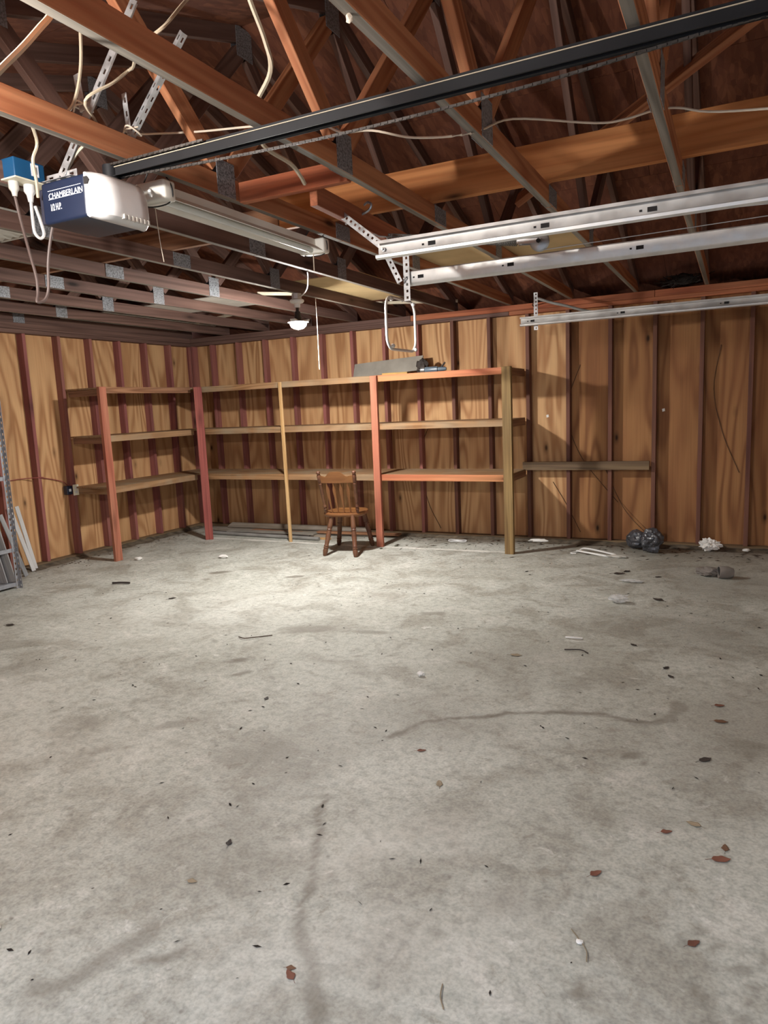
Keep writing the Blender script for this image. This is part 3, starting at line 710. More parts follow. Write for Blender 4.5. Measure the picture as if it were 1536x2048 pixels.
# louvered panel lying over the chords at the far left
t = thing('louver_panel', (2.7, -4.55, TOPC), 'pale slatted louver panel lying on the chords at the left edge', 'vent')
for i in range(8): board('slat', (2.45+i*.07, -4.85, TOPC+.014), (2.45+i*.07, -4.33, TOPC+.014), .05, .006, (1, 0, .5), M['reflect'], t)
for y in (-4.86, -4.32): board('frame_bar', (2.34, y, TOPC+.014), (3.03, y, TOPC+.014), .026, .02, (0, 0, 1), M['reflect'], t)

# ------------------------------------------------------------------ fluorescent shop light hung along the eighth truss
t = thing('shop_light', (4.14, -4.27, 2.35), 'long cream fluorescent shop light hung on black wire under the chords', 'light')
fx, fy0, fy1, fz = 4.14, -4.90, -3.63, 2.372
def fixture():
    prof = [(-.075, -.02), (-.03, .012), (-.028, .045), (.028, .045), (.03, .012), (.075, -.02), (.073, -.023), (.029, .006), (-.029, .006), (-.073, -.023)]
    m = Matrix(((1, 0, 0, fx), (0, 0, -1, (fy0+fy1)/2), (0, 1, 0, fz), (0, 0, 0, 1)))
    return prism('reflector', prof, fy1-fy0-.06, m, M['enamel'], t)
fixture()
for dx in (-.018,): lathe('tube', (fx, fy0+.045, fz-.012), (fx, fy1-.045, fz-.012), [(0, .014), (1, .014)], M['tube'], t, 14)
for y, s in ((fy0, 1), (fy1, -1)):
    rbox('end_cap', (fx-.082, min(y-s*.02, y+s*.05), fz-.03), (fx+.082, max(y-s*.02, y+s*.05), fz+.05), .012, M['enamel'], t, 3)
for y in (fy0+.02, fy1-.02):
    pts = [(fx-.02, y, fz+.12), (fx-.083, y+.005, fz+.03), (fx-.06, y, fz-.032), (fx+.06, y+.01, fz-.032), (fx+.084, y, fz+.03), (fx+.01, y, fz+.12)]
    tube('tie_wire', pts, .003, M['tie'], t)
tube('pull_string', [(fx-.03, fy0+.04, fz-.03), (fx-.03, fy0+.05, 2.22), (fx-.025, fy0+.06, 2.12)], .0018, M['string'], t)
tube('pull_string', [(fx, fy1-.03, fz-.03), (fx, fy1-.03, 2.25)], .003, M['string'], t, smooth=False)
o = tube('power_cord', [(4.245, -5.03, 2.34), (4.22, -5.0, 2.335), (4.19, -4.96, 2.35), (4.15, -4.925, 2.385)], .006, M['whitep']); tag(o, 'short white power cord between the opener and the shop light', 'cord')

# ------------------------------------------------------------------ garage door tracks, hangers, springs
TPROF = [(.026, .070), (.036, .062), (.034, .076), (.006, .076), (0, .070), (0, .012), (.006, .003), (.02, -.006), (.036, 0), (.038, .012), (.03, .016)]
def track(x0, y, z, flip, label, slots):
    t = thing('door_track', (x0, y, z), label, 'track', 'door tracks')
    profile_x('channel', TPROF, x0, 6.98, y, z, M['track'], t, flip)
    for sx in slots:
        d = -.0026 if flip < 0 else -.0026
        yy = y + (flip*.0022+ (-.0012)) if flip < 0 else y-.0006
        cube('slot', (sx, yy-.0012, z+.03), (sx+.035, yy+.0012, z+.048), M['hole'], t, 0)
        cube('slot', (sx-.03, yy-.0012, z+.034), (sx-.02, yy+.0012, z+.042), M['hole'], t, 0)
    return t
TZ = 2.15
t1 = track(4.80, -4.16, TZ, -1, 'galvanized door track nearest the opener, end bolted to punched hangers', [5.05, 5.56, 5.98])
perf_angle('hanger', (4.55, -4.12, 2.40), (4.83, -4.15, 2.175), (0, 1, .0), M['galv'], t1, .034, .03)
lathe('bolt', (4.83, -4.165, 2.19), (4.83, -4.19, 2.19), [(0, .01), (.5, .01), (.51, .006), (1, .006)], M['chrome'], t1, 6)
t2 = track(4.60, -3.43, TZ, 1, 'galvanized door track in the middle, hung on a vertical punched angle', [4.68, 5.2, 5.85])
perf_angle('hanger', (4.60, -3.45, 2.06), (4.60, -3.45, 2.42), (1, 0, 0), M['galv'], t2, .038, .035)
perf_angle('hanger', (4.584, -3.5, 2.15), (4.49, -3.5, 2.345), (1, 0, .6), M['galv'], t2, .034, .035)
lathe('bolt', (4.615, -3.452, 2.18), (4.615, -3.478, 2.18), [(0, .01), (.5, .01), (.51, .006), (1, .006)], M['chrome'], t2, 6)
t3 = track(4.53, -.74, TZ-.01, -1, 'galvanized door track beside the back wall over the wall ledger', [4.62, 5.4, 6.2])
perf_angle('hanger', (4.64, -.70, 2.10), (4.64, -.70, 2.43), (1, 0, 0), M['galv'], t3, .036, .032)
o = tube('hook_bolt', [(4.50, -3.92, 2.40), (4.57, -3.92, 2.425), (4.62, -3.92, 2.44), (4.645, -3.92, 2.455), (4.65, -3.92, 2.475), (4.63, -3.92, 2.485), (4.61, -3.92, 2.475)], .006, M['chrome']); tag(o, 'bright steel hook bolt in the reddish hanger board', 'hook')
def coil(name, a, b, r, turns, wire, parent):
    a, b = V(a), V(b); x = (b-a).normalized(); u = x.cross(V((0, 0, 1))).normalized(); w = x.cross(u); n = turns*7
    pts = [a+(b-a)*(i/n)+(u*math.cos(6.28318*i/7)+w*math.sin(6.28318*i/7))*r for i in range(n+1)]
    return tube(name, pts, wire, M['pvc'], parent, 4, False)
t = thing('extension_spring', (4.9, -3.8, 2.3), 'long coiled extension spring with a pulley and cables between two door tracks', 'spring')
coil('coil', (4.68, -3.8, 2.335), (5.36, -3.8, 2.215), .016, 80, .0035, t)
tube('hook_end', [(4.68, -3.8, 2.335), (4.63, -3.8, 2.345), (4.60, -3.8, 2.36), (4.58, -3.8, 2.35)], .004, M['chrome'], t)
lathe('pulley', (5.465, -3.812, 2.205), (5.465, -3.788, 2.205), [(0, .04), (.15, .045), (.35, .036), (.65, .036), (.85, .045), (1, .04)], M['chrome'], t, 24)
lathe('pulley_hub', (5.465, -3.83, 2.205), (5.465, -3.77, 2.205), [(0, .01), (1, .01)], M['hole'], t, 10)
for yy in (-3.822, -3.778): board('pulley_fork', (5.36, yy, 2.215), (5.475, yy, 2.205), .022, .003, (0, 0, 1), M['chrome'], t)
tube('cable', [(5.465, -3.8, 2.165), (6.4, -3.8, 2.178), (6.95, -3.8, 2.185)], .0022, M['galv'], t)
tube('cable', [(5.465, -3.8, 2.245), (5.8, -3.8, 2.25), (6.4, -3.8, 2.225), (6.95, -3.8, 2.2)], .0022, M['galv'], t)
t = thing('extension_spring', (4.8, -.3, 2.36), 'sagging coiled spring under the back wall plate above the third track', 'spring')
sp = smooth_path([(4.58, -.3, 2.43), (4.72, -.3, 2.375), (4.85, -.3, 2.335), (5.02, -.3, 2.275), (5.22, -.3, 2.235)], 10)
tube('coil', sp, .013, M['pvc'], t, 8, False)
tube('hook_end', [(4.585, -.3, 2.428), (4.52, -.22, 2.41), (4.47, -.08, 2.405), (4.46, -.003, 2.40)], .006, M['chain'], t)

# ------------------------------------------------------------------ tube frame, rag, strings and cables in the roof
def rrect(w, h, r, n=6):
    pts = []
    for cx, cy, a0 in ((w/2-r, h/2-r, 0), (-w/2+r, h/2-r, 90), (-w/2+r, -h/2+r, 180), (w/2-r, -h/2+r, 270)):
        for i in range(n+1):
            a = math.radians(a0+90*i/n); pts.append((cx+r*math.cos(a), cy+r*math.sin(a)))
    return pts
t = thing('hanging_tube_frame', (3.57, -1.26, 2.2), 'white bent tube frame hanging under a chord before the top shelf', 'frame')
pts = [V((3.57, -1.26+p[0], 2.195+p[1])) for p in rrect(.62, .45, .11)]
tube('loop', pts, .0125, M['whitep'], t, 10, closed=True)
for yy, zz in ((-1.50, 1.995), (-1.01, 1.985), (-1.5, 2.395), (-1.03, 2.395)):
    lathe('end_cap', (3.583, yy, zz), (3.61, yy, zz), [(0, .018), (.7, .018), (1, .01)], M['whitep'], t, 12)
for yy in (-1.4, -1.22): board('strap', (3.57, yy, 2.40), (3.57, yy, SEAT-.001), .02, .003, (0, 1, 0), M['galv'], t)
for nm, pts, r, m, lb in [
    ('ceiling_cable', [(4.72, -6.1, 2.19), (4.72, -6.0, 2.304), (4.72, -5.93, 2.381), (4.72, -5.871, 2.451), (4.72, -5.836, 2.494), (4.72, -5.8, 2.56)], .0085, 'cable', 'thick cream cable curving in at the upper left corner'),
    ('ceiling_cable', [(4.72, -5.2, 2.86), (4.7, -5.28, 2.78), (4.7, -5.39, 2.66), (4.6, -5.4, 2.62), (4.4, -5.22, 2.68), (4.3, -5.14, 2.72), (4.3, -5.22, 2.65), (4.25, -5.31, 2.57), (4.18, -5.2, 2.53), (4.08, -5.22, 2.45), (4.02, -5.24, 2.37)], .0055, 'cable', 'thin cream cable dropping behind the orange chord to the opener'),
    ('ceiling_cable', [(4.9, -5.26, 2.84), (4.9, -5.21, 2.76), (4.9, -5.14, 2.67), (4.88, -5.09, 2.60), (4.76, -5.03, 2.52), (4.7, -4.9, 2.46), (4.72, -4.75, 2.43), (4.72, -4.68, 2.40), (4.7, -4.62, 2.39)], .0085, 'cable', 'cream cable hanging from the deck past the black rail'),
    ('ceiling_cable', [(4.19, -5.24, 2.9), (4.185, -5.25, 2.74), (4.18, -5.28, 2.62), (4.15, -5.3, 2.56), (4.13, -5.36, 2.535), (4.1, -5.42, 2.53), (4.0, -5.32, 2.48), (3.98, -5.33, 2.42), (3.95, -5.30, 2.36), (3.925, -5.28, 2.31)], .006, 'cable', 'cream cable draped over the chord beside the punched struts'),
    ('ceiling_string', [(3.88, -4.72, 2.71), (4.24, -4.72, 2.65), (4.55, -4.72, 2.61), (4.83, -4.72, 2.56), (4.94, -4.72, 2.51), (5.07, -4.72, 2.49), (5.23, -4.7, 2.44), (5.43, -4.65, 2.43), (5.5, -4.35, 2.56), (5.8, -4.3, 2.5), (5.91, -4.3, 2.49), (6.02, -4.3, 2.50), (6.1, -4.3, 2.49), (6.23, -4.3, 2.45), (6.6, -4.3, 2.40)], .0042, 'string', 'pale string tied between the trusses across the roof space'),
    ('lamp_cable', [(3.585, -2.84, SEAT-.005), (3.5, -2.7, 2.42), (3.3, -2.4, 2.40), (3.1, -2.16, 2.40), (3.04, -2.1, 2.41)], .005, 'whitep', 'short white cable feeding the lit bulb box'),
    ('wall_cable', [(-.075, -2.95, .90), (-.075, -2.787, .902), (-.07, -2.569, .912), (.006, -2.40, .908), (.006, -2.37, .906), (-.07, -2.342, .902), (-.07, -2.108, .84), (-.06, -2.04, .79)], .005, 'redpost', 'thin reddish cable stapled across the left plywood to the outlet')]:
    tag(tube(nm, pts, r, M[m]), lb, 'string' if 'string' in nm else 'cable')
def crumple(name, c, r, mat, label, cat, seed, sq=(1, 1, .6), amp=.35, sub=3, fr=2.2):
    bm = bmesh.new(); bmesh.ops.create_icosphere(bm, subdivisions=sub, radius=1)
    for v in bm.verts:
        n = noise.noise(v.co*fr+V((seed*3.1, seed, 0)))+.5*noise.noise(v.co*fr*2.3+V((seed, 0, 5)))
        v.co = v.co*(1+amp*n); v.co = V((v.co.x*sq[0], v.co.y*sq[1], v.co.z*sq[2]))*r
    zm = min(v.co.z for v in bm.verts)
    for v in bm.verts: v.co.z -= zm
    bm.normal_update()
    o = ob(name, to_mesh(name, bm, mat), None, Matrix.Translation(c))
    return tag(o, label, cat)
crumple('rag_knot', (5.43, -5.55, SEAT-.022), .009, M['string'], 'small knot of white rag under the gray chord at the top', 'rag', 4, (1, .8, 1.3), .4, 2)

# ------------------------------------------------------------------ wood shelving round the corner
Z1, Z2, Z3 = .765, 1.297, 1.79; ED = .064
XF, YS = .56, -.655
t = thing('wood_shelving', (.3, -1.3, 0), 'three tier wood shelving along the left plywood wall, reddish front posts', 'shelving')
board('post', (XF+.02, -2.035, 0), (XF+.02, -2.035, Z3), .089, .038, (0, 1, 0), M['pinkpost'], t, label='salmon front post')
board('post', (.75, -.80, 0), (.75, -.80, Z3-.005), .089, .038, (.8, .6, 0), M['redpost'], t, label='barn red corner post')
for z, m in ((Z1, 'shelf'), (Z2, 'shelf'), (Z3, 'shelf')):
    ye = -1.985
    board('shelf_rail', (XF-.02, ye, z-ED/2), (XF-.02, -.70, z-ED/2), ED, .038, (0, 0, 1), M['brownfir'] if z == Z3 else M['shelf'], t)
    board('shelf_board', (XF/2-.03, ye, z-.009), (XF/2-.03, -.02, z-.009), XF-.05, .018, (1, 0, 0), M['shelf'], t)
    board('cleat', (.006, -1.94, z-.05), (XF-.045, -1.94, z-.05), ED, .036, (0, 0, 1), M['brownfir'] if z > Z1 else M['shelf'], t)
t = thing('wood_shelving', (2.6, -.3, 0), 'long three tier wood shelving along the back wall behind the chair', 'shelving')
board('post', (1.825, YS-.03, 0), (1.81, YS-.03, Z3-.005), .038, .02, (1, 0, 0), M['tanstick'], t, label='narrow pale tan strip used as a post')
board('post', (2.96, YS-.022, 0), (2.965, YS-.022, Z3-.003), .076, .038, (1, 0, 0), M['pinkpost'], t, label='bright salmon post beside the chair')
board('post', (4.375, YS-.03, 0), (4.372, YS-.03, Z3+.002), .089, .05, (1, 0, 0), M['olivepost'], t, label='weathered brown end post')
for z in (Z1, Z2, Z3):
    segs = [(.565, 1.80, 'shelf'), (1.803, 2.955, 'shelf'), (2.958, 4.33, 'shelfred' if z == Z1 else 'shelf')]
    if z == Z3: segs = [(.565, 2.955, 'shelf'), (2.958, 4.35, 'shelfred')]
    for xa, xb, m in segs:
        board('shelf_rail', (xa, YS+.02, z-ED/2), (xb, YS+.02, z-ED/2), ED, .038, (0, 0, 1), M['shelf' if not (z == Z3 and m == 'shelfred') else 'shelf'] if m == 'shelf' else M['shelfred'], t)
    for xa, xb in ((.508, 2.4), (2.403, 4.36)):
        board('shelf_board', (xa, -.31, z-.009), (xb, -.31, z-.009), .60, .018, (0, 1, 0), M['shelf'], t)
    board('cleat', (4.35, -.02, z-.045), (4.35, YS+.045, z-.045), ED, .03, (0, 0, 1), M['brownfir'], t)
# ledger on the wall to the right
o = board('wall_ledger', (4.335, -.021, .795), (5.575, -.021, .80), .085, .038, (0, 0, 1), M['ledger']); tag(o, 'weathered brown ledger board nailed across the back wall studs', 'board')
# things on the top shelf
m = frame((2.45, -.22, Z3+.1), (3.28, -.22, Z3+.13), (0, .35, 1))
o = ob('cement_board_offcut', box_mesh('cement_board_offcut', .84, .17, .012, [M['grayboard']], .002), None, Matrix.Translation((2.87, -.14, Z3+.106)) @ Matrix.Rotation(-.05, 4, 'Y') @ Matrix.Rotation(math.radians(66), 4, 'X'))
tag(o, 'long gray board offcut leaning on the wall on the top shelf', 'board')
o = board('wood_block', (2.96, -.45, Z3+.014), (3.24, -.42, Z3+.014), .06, .026, (0, 1, 0), M['yellowwood']); tag(o, 'ochre wood block lying on the top shelf under the tube frame', 'block')
crumple('dry_leaf_clump', (3.32, -.22, Z3+.001), .065, M['leafdark'], 'dark dried clump on the top shelf beside the gray offcut', 'debris', 2, (1, .8, 1.1), .5)
t = thing('caulk_gun', (3.52, -.4, Z3), 'blue gray tool with a bright tip lying on the top shelf', 'tool')
lathe('barrel', (3.43, -.42, Z3+.034), (3.66, -.40, Z3+.034), [(0, .024), (.05, .03), (.6, .03), (.62, .022), (.9, .02), (1, .014)], M['bluetool'], t)
lathe('tip', (3.43, -.42, Z3+.034), (3.385, -.424, Z3+.034), [(0, .03), (.5, .032), (1, .026)], M['chrome'], t)
board('handle', (3.6, -.40, Z3+.05), (3.64, -.38, Z3+.10), .02, .015, (0, 1, 0), M['leafdark'], t)

# ------------------------------------------------------------------ outlet on the left wall
t = thing('wall_outlet', (0, -1.99, .72), 'cream duplex outlet with a dark blue box on a red left wall stud', 'outlet')
rbox('plate', (.001, -2.025, .675), (.008, -1.955, .79), .003, M['cream'], t, 2)
for z in (.71, .755): lathe('socket', (.0075, -1.99, z), (.0105, -1.99, z), [(0, .016), (1, .015)], M['whitep'], t, 12)
cube('box', (-.07, -2.085, .69), (-.012, -2.018, .78), M['navy'], t)
prism('box_label', [(-.014, -.014), (.014, -.014), (.014, .014), (-.014, .014)], .002, Matrix.Translation((-.011, -2.05, .735)) @ Matrix.Rotation(math.pi/2, 4, 'Z') @ Matrix.Rotation(math.pi/2, 4, 'X'), M['print'], t)
for i, (x, z, lb) in enumerate([(4.568, 1.301, 'small white paper tag on plywood right of the end post'), (5.684, 1.322, 'small white paper tag on the dim plywood bay at right')]):
    o = prism('paper_tag', [(-.012, -.014), (.012, -.012), (.013, .014), (-.011, .013)], .001, Matrix.Translation((x, DEP-.0008, z)) @ Matrix.Rotation(math.pi/2, 4, 'X') @ Matrix.Rotation(.2, 4, 'Z'), M['paper']); tag(o, lb, 'tag', None)

# ------------------------------------------------------------------ chair, seen from behind
def make_chair():
    t = thing('dining_chair', (2.68, -.95, 0), 'varnished wooden chair with four arrow back spindles facing the back wall', 'chair')
    RL, RR = V((2.612, -1.25, 0)), V((2.958, -1.225, 0)); FL, FR = V((2.475, -.72, 0)), V((2.86, -.66, 0))
    SH = .425
    ctr = (RL+RR+FL+FR)/4; back = ((RL+RR)/2-(FL+FR)/2).normalized(); right = V((-back.y, back.x, 0))
    leg = [(0, .015), (.02, .019), (.12, .027), (.18, .023), (.20, .029), (.22, .022), (.25, .027), (.27, .021), (.5, .0265), (.62, .021), (.64, .028), (.67, .022), (.70, .027), (.74, .025), (.9, .023), (1, .019)]
    sc = V((ctr.x+.01, ctr.y, 0))
    for p in (RL, RR, FL, FR):
        top = V((sc.x+(p.x-ctr.x)*.66, sc.y+(p.y-ctr.y)*.62, SH-.02))
        lathe('leg', p, top, leg, M['chairdark'], t, 14)
    # saddle seat
    n = 40; bm = bmesh.new(); out = []
    for i in range(n):
        a = 6.28318*i/n; ca, sa = math.cos(a), math.sin(a)
        e = .62
        u = math.copysign(abs(ca)**e, ca)*.215; w = math.copysign(abs(sa)**e, sa)*.215
        u *= 1-.07*(w/.215)                    # narrower at the back
        out.append(V((u, w, 0)))
    m = Matrix((right, -back, V((0, 0, 1)))).transposed().to_4x4(); m.translation = (sc.x, sc.y, SH)
    levels = [(.93, -.036), (.985, -.024), (1., -.010), (.985, 0.), (.93, .006), (.8, .001), (.5, -.009), (.2, -.011)]
    rings = [[bm.verts.new((p.x*s, p.y*s, z)) for p in out] for s, z in levels]
    for A, B in zip(rings, rings[1:]):
        for i in range(n): bm.faces.new((A[i], A[(i+1) % n], B[(i+1) % n], B[i]))
    bm.faces.new(rings[0][::-1]); bm.faces.new(rings[-1])
    ob('seat', to_mesh('seat', bm, M['chair'], True), t, m)
    # back posts
    sb = [V((sc.x, sc.y, SH-.02))+back*.165+right*s*.165 for s in (-1, 1)]
    st = [V((sc.x, sc.y, .865))+back*.305+right*s*.185 for s in (-1, 1)]
    post = [(0, .011), (.05, .012), (.12, .016), (.15, .02), (.17, .013), (.19, .02), (.215, .021), (.24, .013), (.27, .014), (.5, .019), (.68, .0165), (.72, .02), (.74, .014), (.76, .019), (.9, .021), (.935, .013), (.95, .021), (.985, .02), (1, .011)]
    for a, b in zip(sb, st): lathe('back_post', a, b, post, M['chairdark'], t, 14)
    # crest rail, bowed back
    up = (st[0]-sb[0]).normalized()
    bm = bmesh.new(); k = 24; F, Bk = [], []
    c0 = (sb[0]+(st[0]-sb[0])*.74); c1 = (sb[1]+(st[1]-sb[1])*.74)
    for i in range(k+1):
        f = i/k; p = c0+(c1-c0)*f + back*.03*(1-(2*f-1)**2)
        hh = .078+.042*math.exp(-((f-.5)/.24)**4)-.014*math.exp(-((f-.2)/.08)**2)-.014*math.exp(-((f-.8)/.08)**2)
        lo, hi = p, p+up*hh
        F.append((bm.verts.new(lo+back*.008), bm.verts.new(hi+back*.008))); Bk.append((bm.verts.new(lo-back*.008), bm.verts.new(hi-back*.008)))
    for i in range(k):
        bm.faces.new((F[i][0], F[i+1][0], F[i+1][1], F[i][1])); bm.faces.new((Bk[i][0], Bk[i][1], Bk[i+1][1], Bk[i+1][0]))
        bm.faces.new((F[i][1], F[i+1][1], Bk[i+1][1], Bk[i][1])); bm.faces.new((F[i][0], Bk[i][0], Bk[i+1][0], F[i+1][0]))
    for i in (0, k): bm.faces.new((F[i][0], F[i][1], Bk[i][1], Bk[i][0]))
    bmesh.ops.recalc_face_normals(bm, faces=bm.faces[:])
    ob('crest_rail', to_mesh('crest_rail', bm, M['chair'], True), t)
    # arrow spindles
    for s in (-.6, -.2, .2, .6):
        f = (s+1)/2; bow = 1-(2*f-1)**2
        a = V((sc.x, sc.y, SH-.006))+back*(.165+.018*bow)+right*s*.16
        b = c0+(c1-c0)*f+back*.03*bow+up*.004
        l = (b-a).length
        poly = [(-.5, .007), (-.3, .0075), (.05, .0135), (.22, .018), (.3, .0165), (.42, .006), (.5, .006)]
        out = [(x*l, y) for x, y in poly]+[(x*l, -y) for x, y in poly[::-1]]
        prism('spindle', out, .011, frame(a, b, right), M['chair'], t, .002)
    return t
make_chair()

# ------------------------------------------------------------------ steel rack and leaning slats at the left edge
t = thing('steel_rack', (.35, -3.6, 0), 'gray punched steel rack post and shelves at the left edge', 'rack')
for x, y in ((.57, -3.17), (.12, -3.17), (.57, -4.15), (.12, -4.15)):
    perf_angle('post', (x, y, 0), (x, y, 1.85), (0, -1, 0) if x > .5 else (0, -1, 0), M['rack'], t, .036, .05)
for z in (.05, .36, 1.0, 1.8):
    if z != .36: board('shelf', (.345, -4.14, z), (.345, -3.18, z), .44, .004, (1, 0, 0), M['rack'], t)
    board('shelf_edge', (.567, -4.14, z-.012), (.567, -3.18, z-.012), .035, .003, (0, 0, 1), M['rack'], t)
    if z != .36: board('shelf_edge', (.13, -3.175, z-.012), (.56, -3.175, z-.012), .035, .003, (0, 0, 1), M['rack'], t)
G3 = 'gray pickets leaning in the rack'
pk = [((.53, -3.205), (.50, -3.30), 'gray wooden picket in the rack beside its front post'), ((.45, -3.21), (.42, -3.31), 'gray wooden picket second from the rack front post'),
      ((.36, -3.215), (.33, -3.31), 'gray wooden picket third from the rack front post'), ((.27, -3.22), (.24, -3.31), 'gray wooden picket deep in the rack near the wall'),
      ((.50, -3.27), (.47, -3.36), 'gray wooden picket behind the one at the rack post'), ((.40, -3.28), (.37, -3.37), 'gray wooden picket leaning mid rack, second layer')]
for a, b, lb in pk:
    o = board('picket', (a[0], a[1], .056), (b[0], b[1], .62), .075, .014, (1, .3, 0), M['picket']); tag(o, lb, 'picket', G3)
G4 = 'white slats leaning beside the rack'
for i, (a, b, lb) in enumerate([((.09, -2.66, .003), (.03, -2.80, .66), 'white plastic slat leaning between the rack and the wall, inner one'), ((.045, -2.60, .003), (.025, -2.72, .66), 'white plastic slat leaning between the rack and the wall, outer one'),
                                ((.22, -2.84, .003), (.14, -2.98, .62), 'gray slat leaning nearest the rack post')]):
    o = board('leaning_slat', a, b, .04, .01, (0.2, 1, 0), M['whitep'] if i < 2 else M['picket']); tag(o, lb, 'slat', G4)

# ------------------------------------------------------------------ boards, pipes and soil along the back wall
G5 = 'old boards lying along the back wall'
tag(board('floor_board', (.5, -.10, .05), (2.5, -.06, .055), .11, .018, (0, 1, .35), M['oldgray']), 'gray board tilted against the back wall plate', 'board', G5)
tag(board('floor_board', (.72, -.40, .036), (1.95, -.36, .036), .10, .02, (0, 1, 0), M['grayboard']), 'flat pale gray board on top of the front of the floor pile', 'board', G5)
for a, b, w, th, m, lb in [((.25, -.16, .010), (2.6, -.13, .010), .14, .018, 'oldgray', 'widest weathered board on the floor against the back wall'),
                           ((.42, -.30, .012), (2.1, -.34, .012), .09, .022, 'oldgray', 'weathered board on the floor in the middle of the board pile'),
                           ((1.0, -.27, .034), (1.72, -.31, .034), .08, .018, 'brownfir', 'broken brown board on top of the floor pile'),
                           ((1.2, -.44, .010), (2.22, -.47, .010), .045, .018, 'tanstick', 'narrow tan stick at the front of the floor pile'),
                           ((1.9, -.22, .034), (2.95, -.16, .034), .09, .02, 'brownfir', 'brown board on the floor behind the chair')]:
    tag(board('floor_board', a, b, w, th, (0, 1, 0), M[m]), lb, 'board', G5)
o = tube('gray_pipe', [(.48, -.5, .022), (1.3, -.53, .022), (2.12, -.55, .022)], .021, M['pvc'], None, 10); tag(o, 'gray pipe lying along the front of the floor pile', 'pipe')
o = tube('gray_pipe', [(.5, -.42, .018), (1.2, -.45, .018), (1.9, -.40, .018)], .016, M['leafdark'], None, 10); tag(o, 'dark hose lying between the boards of the floor pile', 'hose')
def litter(name, n, fn, mat, label, size):
    bm = bmesh.new(); rr = random.Random(5)
    for _ in range(n):
        x, y = fn(rr); a = rr.random()*6.28; s = size*(.4+rr.random()); u = V((math.cos(a), math.sin(a), 0)); w = V((-u.y, u.x, 0))
        c = V((x, y, .002)); k = (.05 if 'twig' in name else .15+.3*rr.random()); h = s*.25*rr.random()
        vs = [bm.verts.new(c+u*s), bm.verts.new(c+w*s*k+V((0, 0, h))), bm.verts.new(c-u*s+V((0, 0, h*.6))), bm.verts.new(c-w*s*k)]
        bm.faces.new(vs)
    bmesh.ops.solidify(bm, geom=bm.faces[:], thickness=.0012)
    return tag(ob(name, to_mesh(name, bm, mat)), label, 'litter', None, 'stuff')
litter('leaf_litter', 420, lambda r: (r.random()*6.3+.3, .0-abs(r.gauss(0, .2))), M['leaf'], 'scatter of dry leaf bits along the foot of the back wall', .014)
litter('twig_litter', 300, lambda r: (3.0+r.random()*3.6, -.05-abs(r.gauss(0, .28))), M['twig'], 'fine dark twigs and roots along the back wall right of the chair', .032)
litter('leaf_litter', 260, lambda r: (abs(r.gauss(0, .16))+.01, -r.random()*2.6-.4), M['leaf'], 'dry leaf crumbs along the foot of the left wall', .016)
litter('floor_crumbs', 520, lambda r: (r.random()*6.2+.4, -.6-r.random()*5.6), M['leafdark'], 'tiny dark crumbs scattered over the whole concrete floor', .011)
def soil(a, b, w, label, seed):
    bm = bmesh.new(); n = 60; a, b = V(a), V(b); d = (b-a).normalized(); s = V((-d.y, d.x, 0)); rows = []
    for i in range(n+1):
        p = a+(b-a)*(i/n); ww = w*(.6+.7*abs(noise.noise(V((i*.17, seed, 0))))); h = .02+.03*abs(noise.noise(V((i*.3, seed, 2))))
        rows.append([bm.verts.new(p+s*ww*f+V((0, 0, h*z))) for f, z in ((0, 1), (.3, .8), (.65, .35), (1, 0.02))])
    for A, B in zip(rows, rows[1:]):
        for k in range(3): bm.faces.new((A[k], A[k+1], B[k+1], B[k]))
    bmesh.ops.recalc_face_normals(bm, faces=bm.faces[:])
    o = ob('soil_drift', to_mesh('soil_drift', bm, M['soil'], True)); return tag(o, label, 'soil', None, 'stuff')
soil((6.95, -.003, .0), (2.6, -.003, .0), .13, 'low drift of dusty soil along the back wall bottom plate', 3.)
soil((.003, -.1, 0), (.003, -3.1, 0), .12, 'low drift of dusty soil along the left wall bottom plate', 8.)

# vines on the plywood
G6 = 'dry vines on the back wall'
for pts, lb in [([(5.27, DEP-.006, .42), (5.1, DEP-.005, .62), (4.92, DEP-.005, .86), (4.80, DEP-.005, 1.15), (4.78, DEP-.005, 1.45), (4.9, DEP-.005, 1.8)], 'dry vine climbing the plywood above the ledger board'),
                ([(5.62, -.004, .06), (5.4, .02, .28), (5.28, DEP-.01, .45), (5.15, DEP-.006, .75)], 'dry vine arching from the black bag to the ledger'),
                ([(6.35, DEP-.005, .72), (6.2, DEP-.005, 1.1), (6.12, DEP-.005, 1.5), (6.17, DEP-.005, 1.9)], 'dry vine on the last lit plywood bay at right'),
                ([(4.9, DEP-.006, .1), (4.75, DEP-.006, .4), (4.62, DEP-.006, .62)], 'dry vine low on the plywood right of the end post'),
                ([(3.35, DEP-.006, .08), (3.2, DEP-.006, .4), (3.12, DEP-.006, .9), (3.25, DEP-.006, 1.25)], 'dry vine on plywood behind the right shelves')]:
    tag(tube('dry_vine', pts, .0035, M['vine'], None, 5), lb, 'vine', G6)
t = thing('bird_nest', (5.85, -.12, 2.44), 'dark ragged nest stuck in the eave above the back wall', 'nest')
rr = random.Random(9)
def nest_part():
    bm = bmesh.new()
    for _ in range(90):
        c = V((rr.gauss(0, .09), rr.gauss(0, .05), abs(rr.gauss(0, .03)))); d = V((rr.gauss(0, 1), rr.gauss(0, 1), rr.gauss(0, .3))).normalized()*.06
        tube_bm(bm, [c-d, c+d], .003, 4)
    o = ob('twigs', to_mesh('twigs', bm, M['nest']), t, Matrix.Translation((5.85, -.12, 2.45)), 'stuff')
nest_part()
o = crumple('mud', (5.85, -.12, 2.437), .075, M['nest'], None, None, 6, (1.4, .8, .6), .4); o.parent = t; o.matrix_basis = wmat(t).inverted() @ Matrix.Translation((5.85, -.12, 2.437))

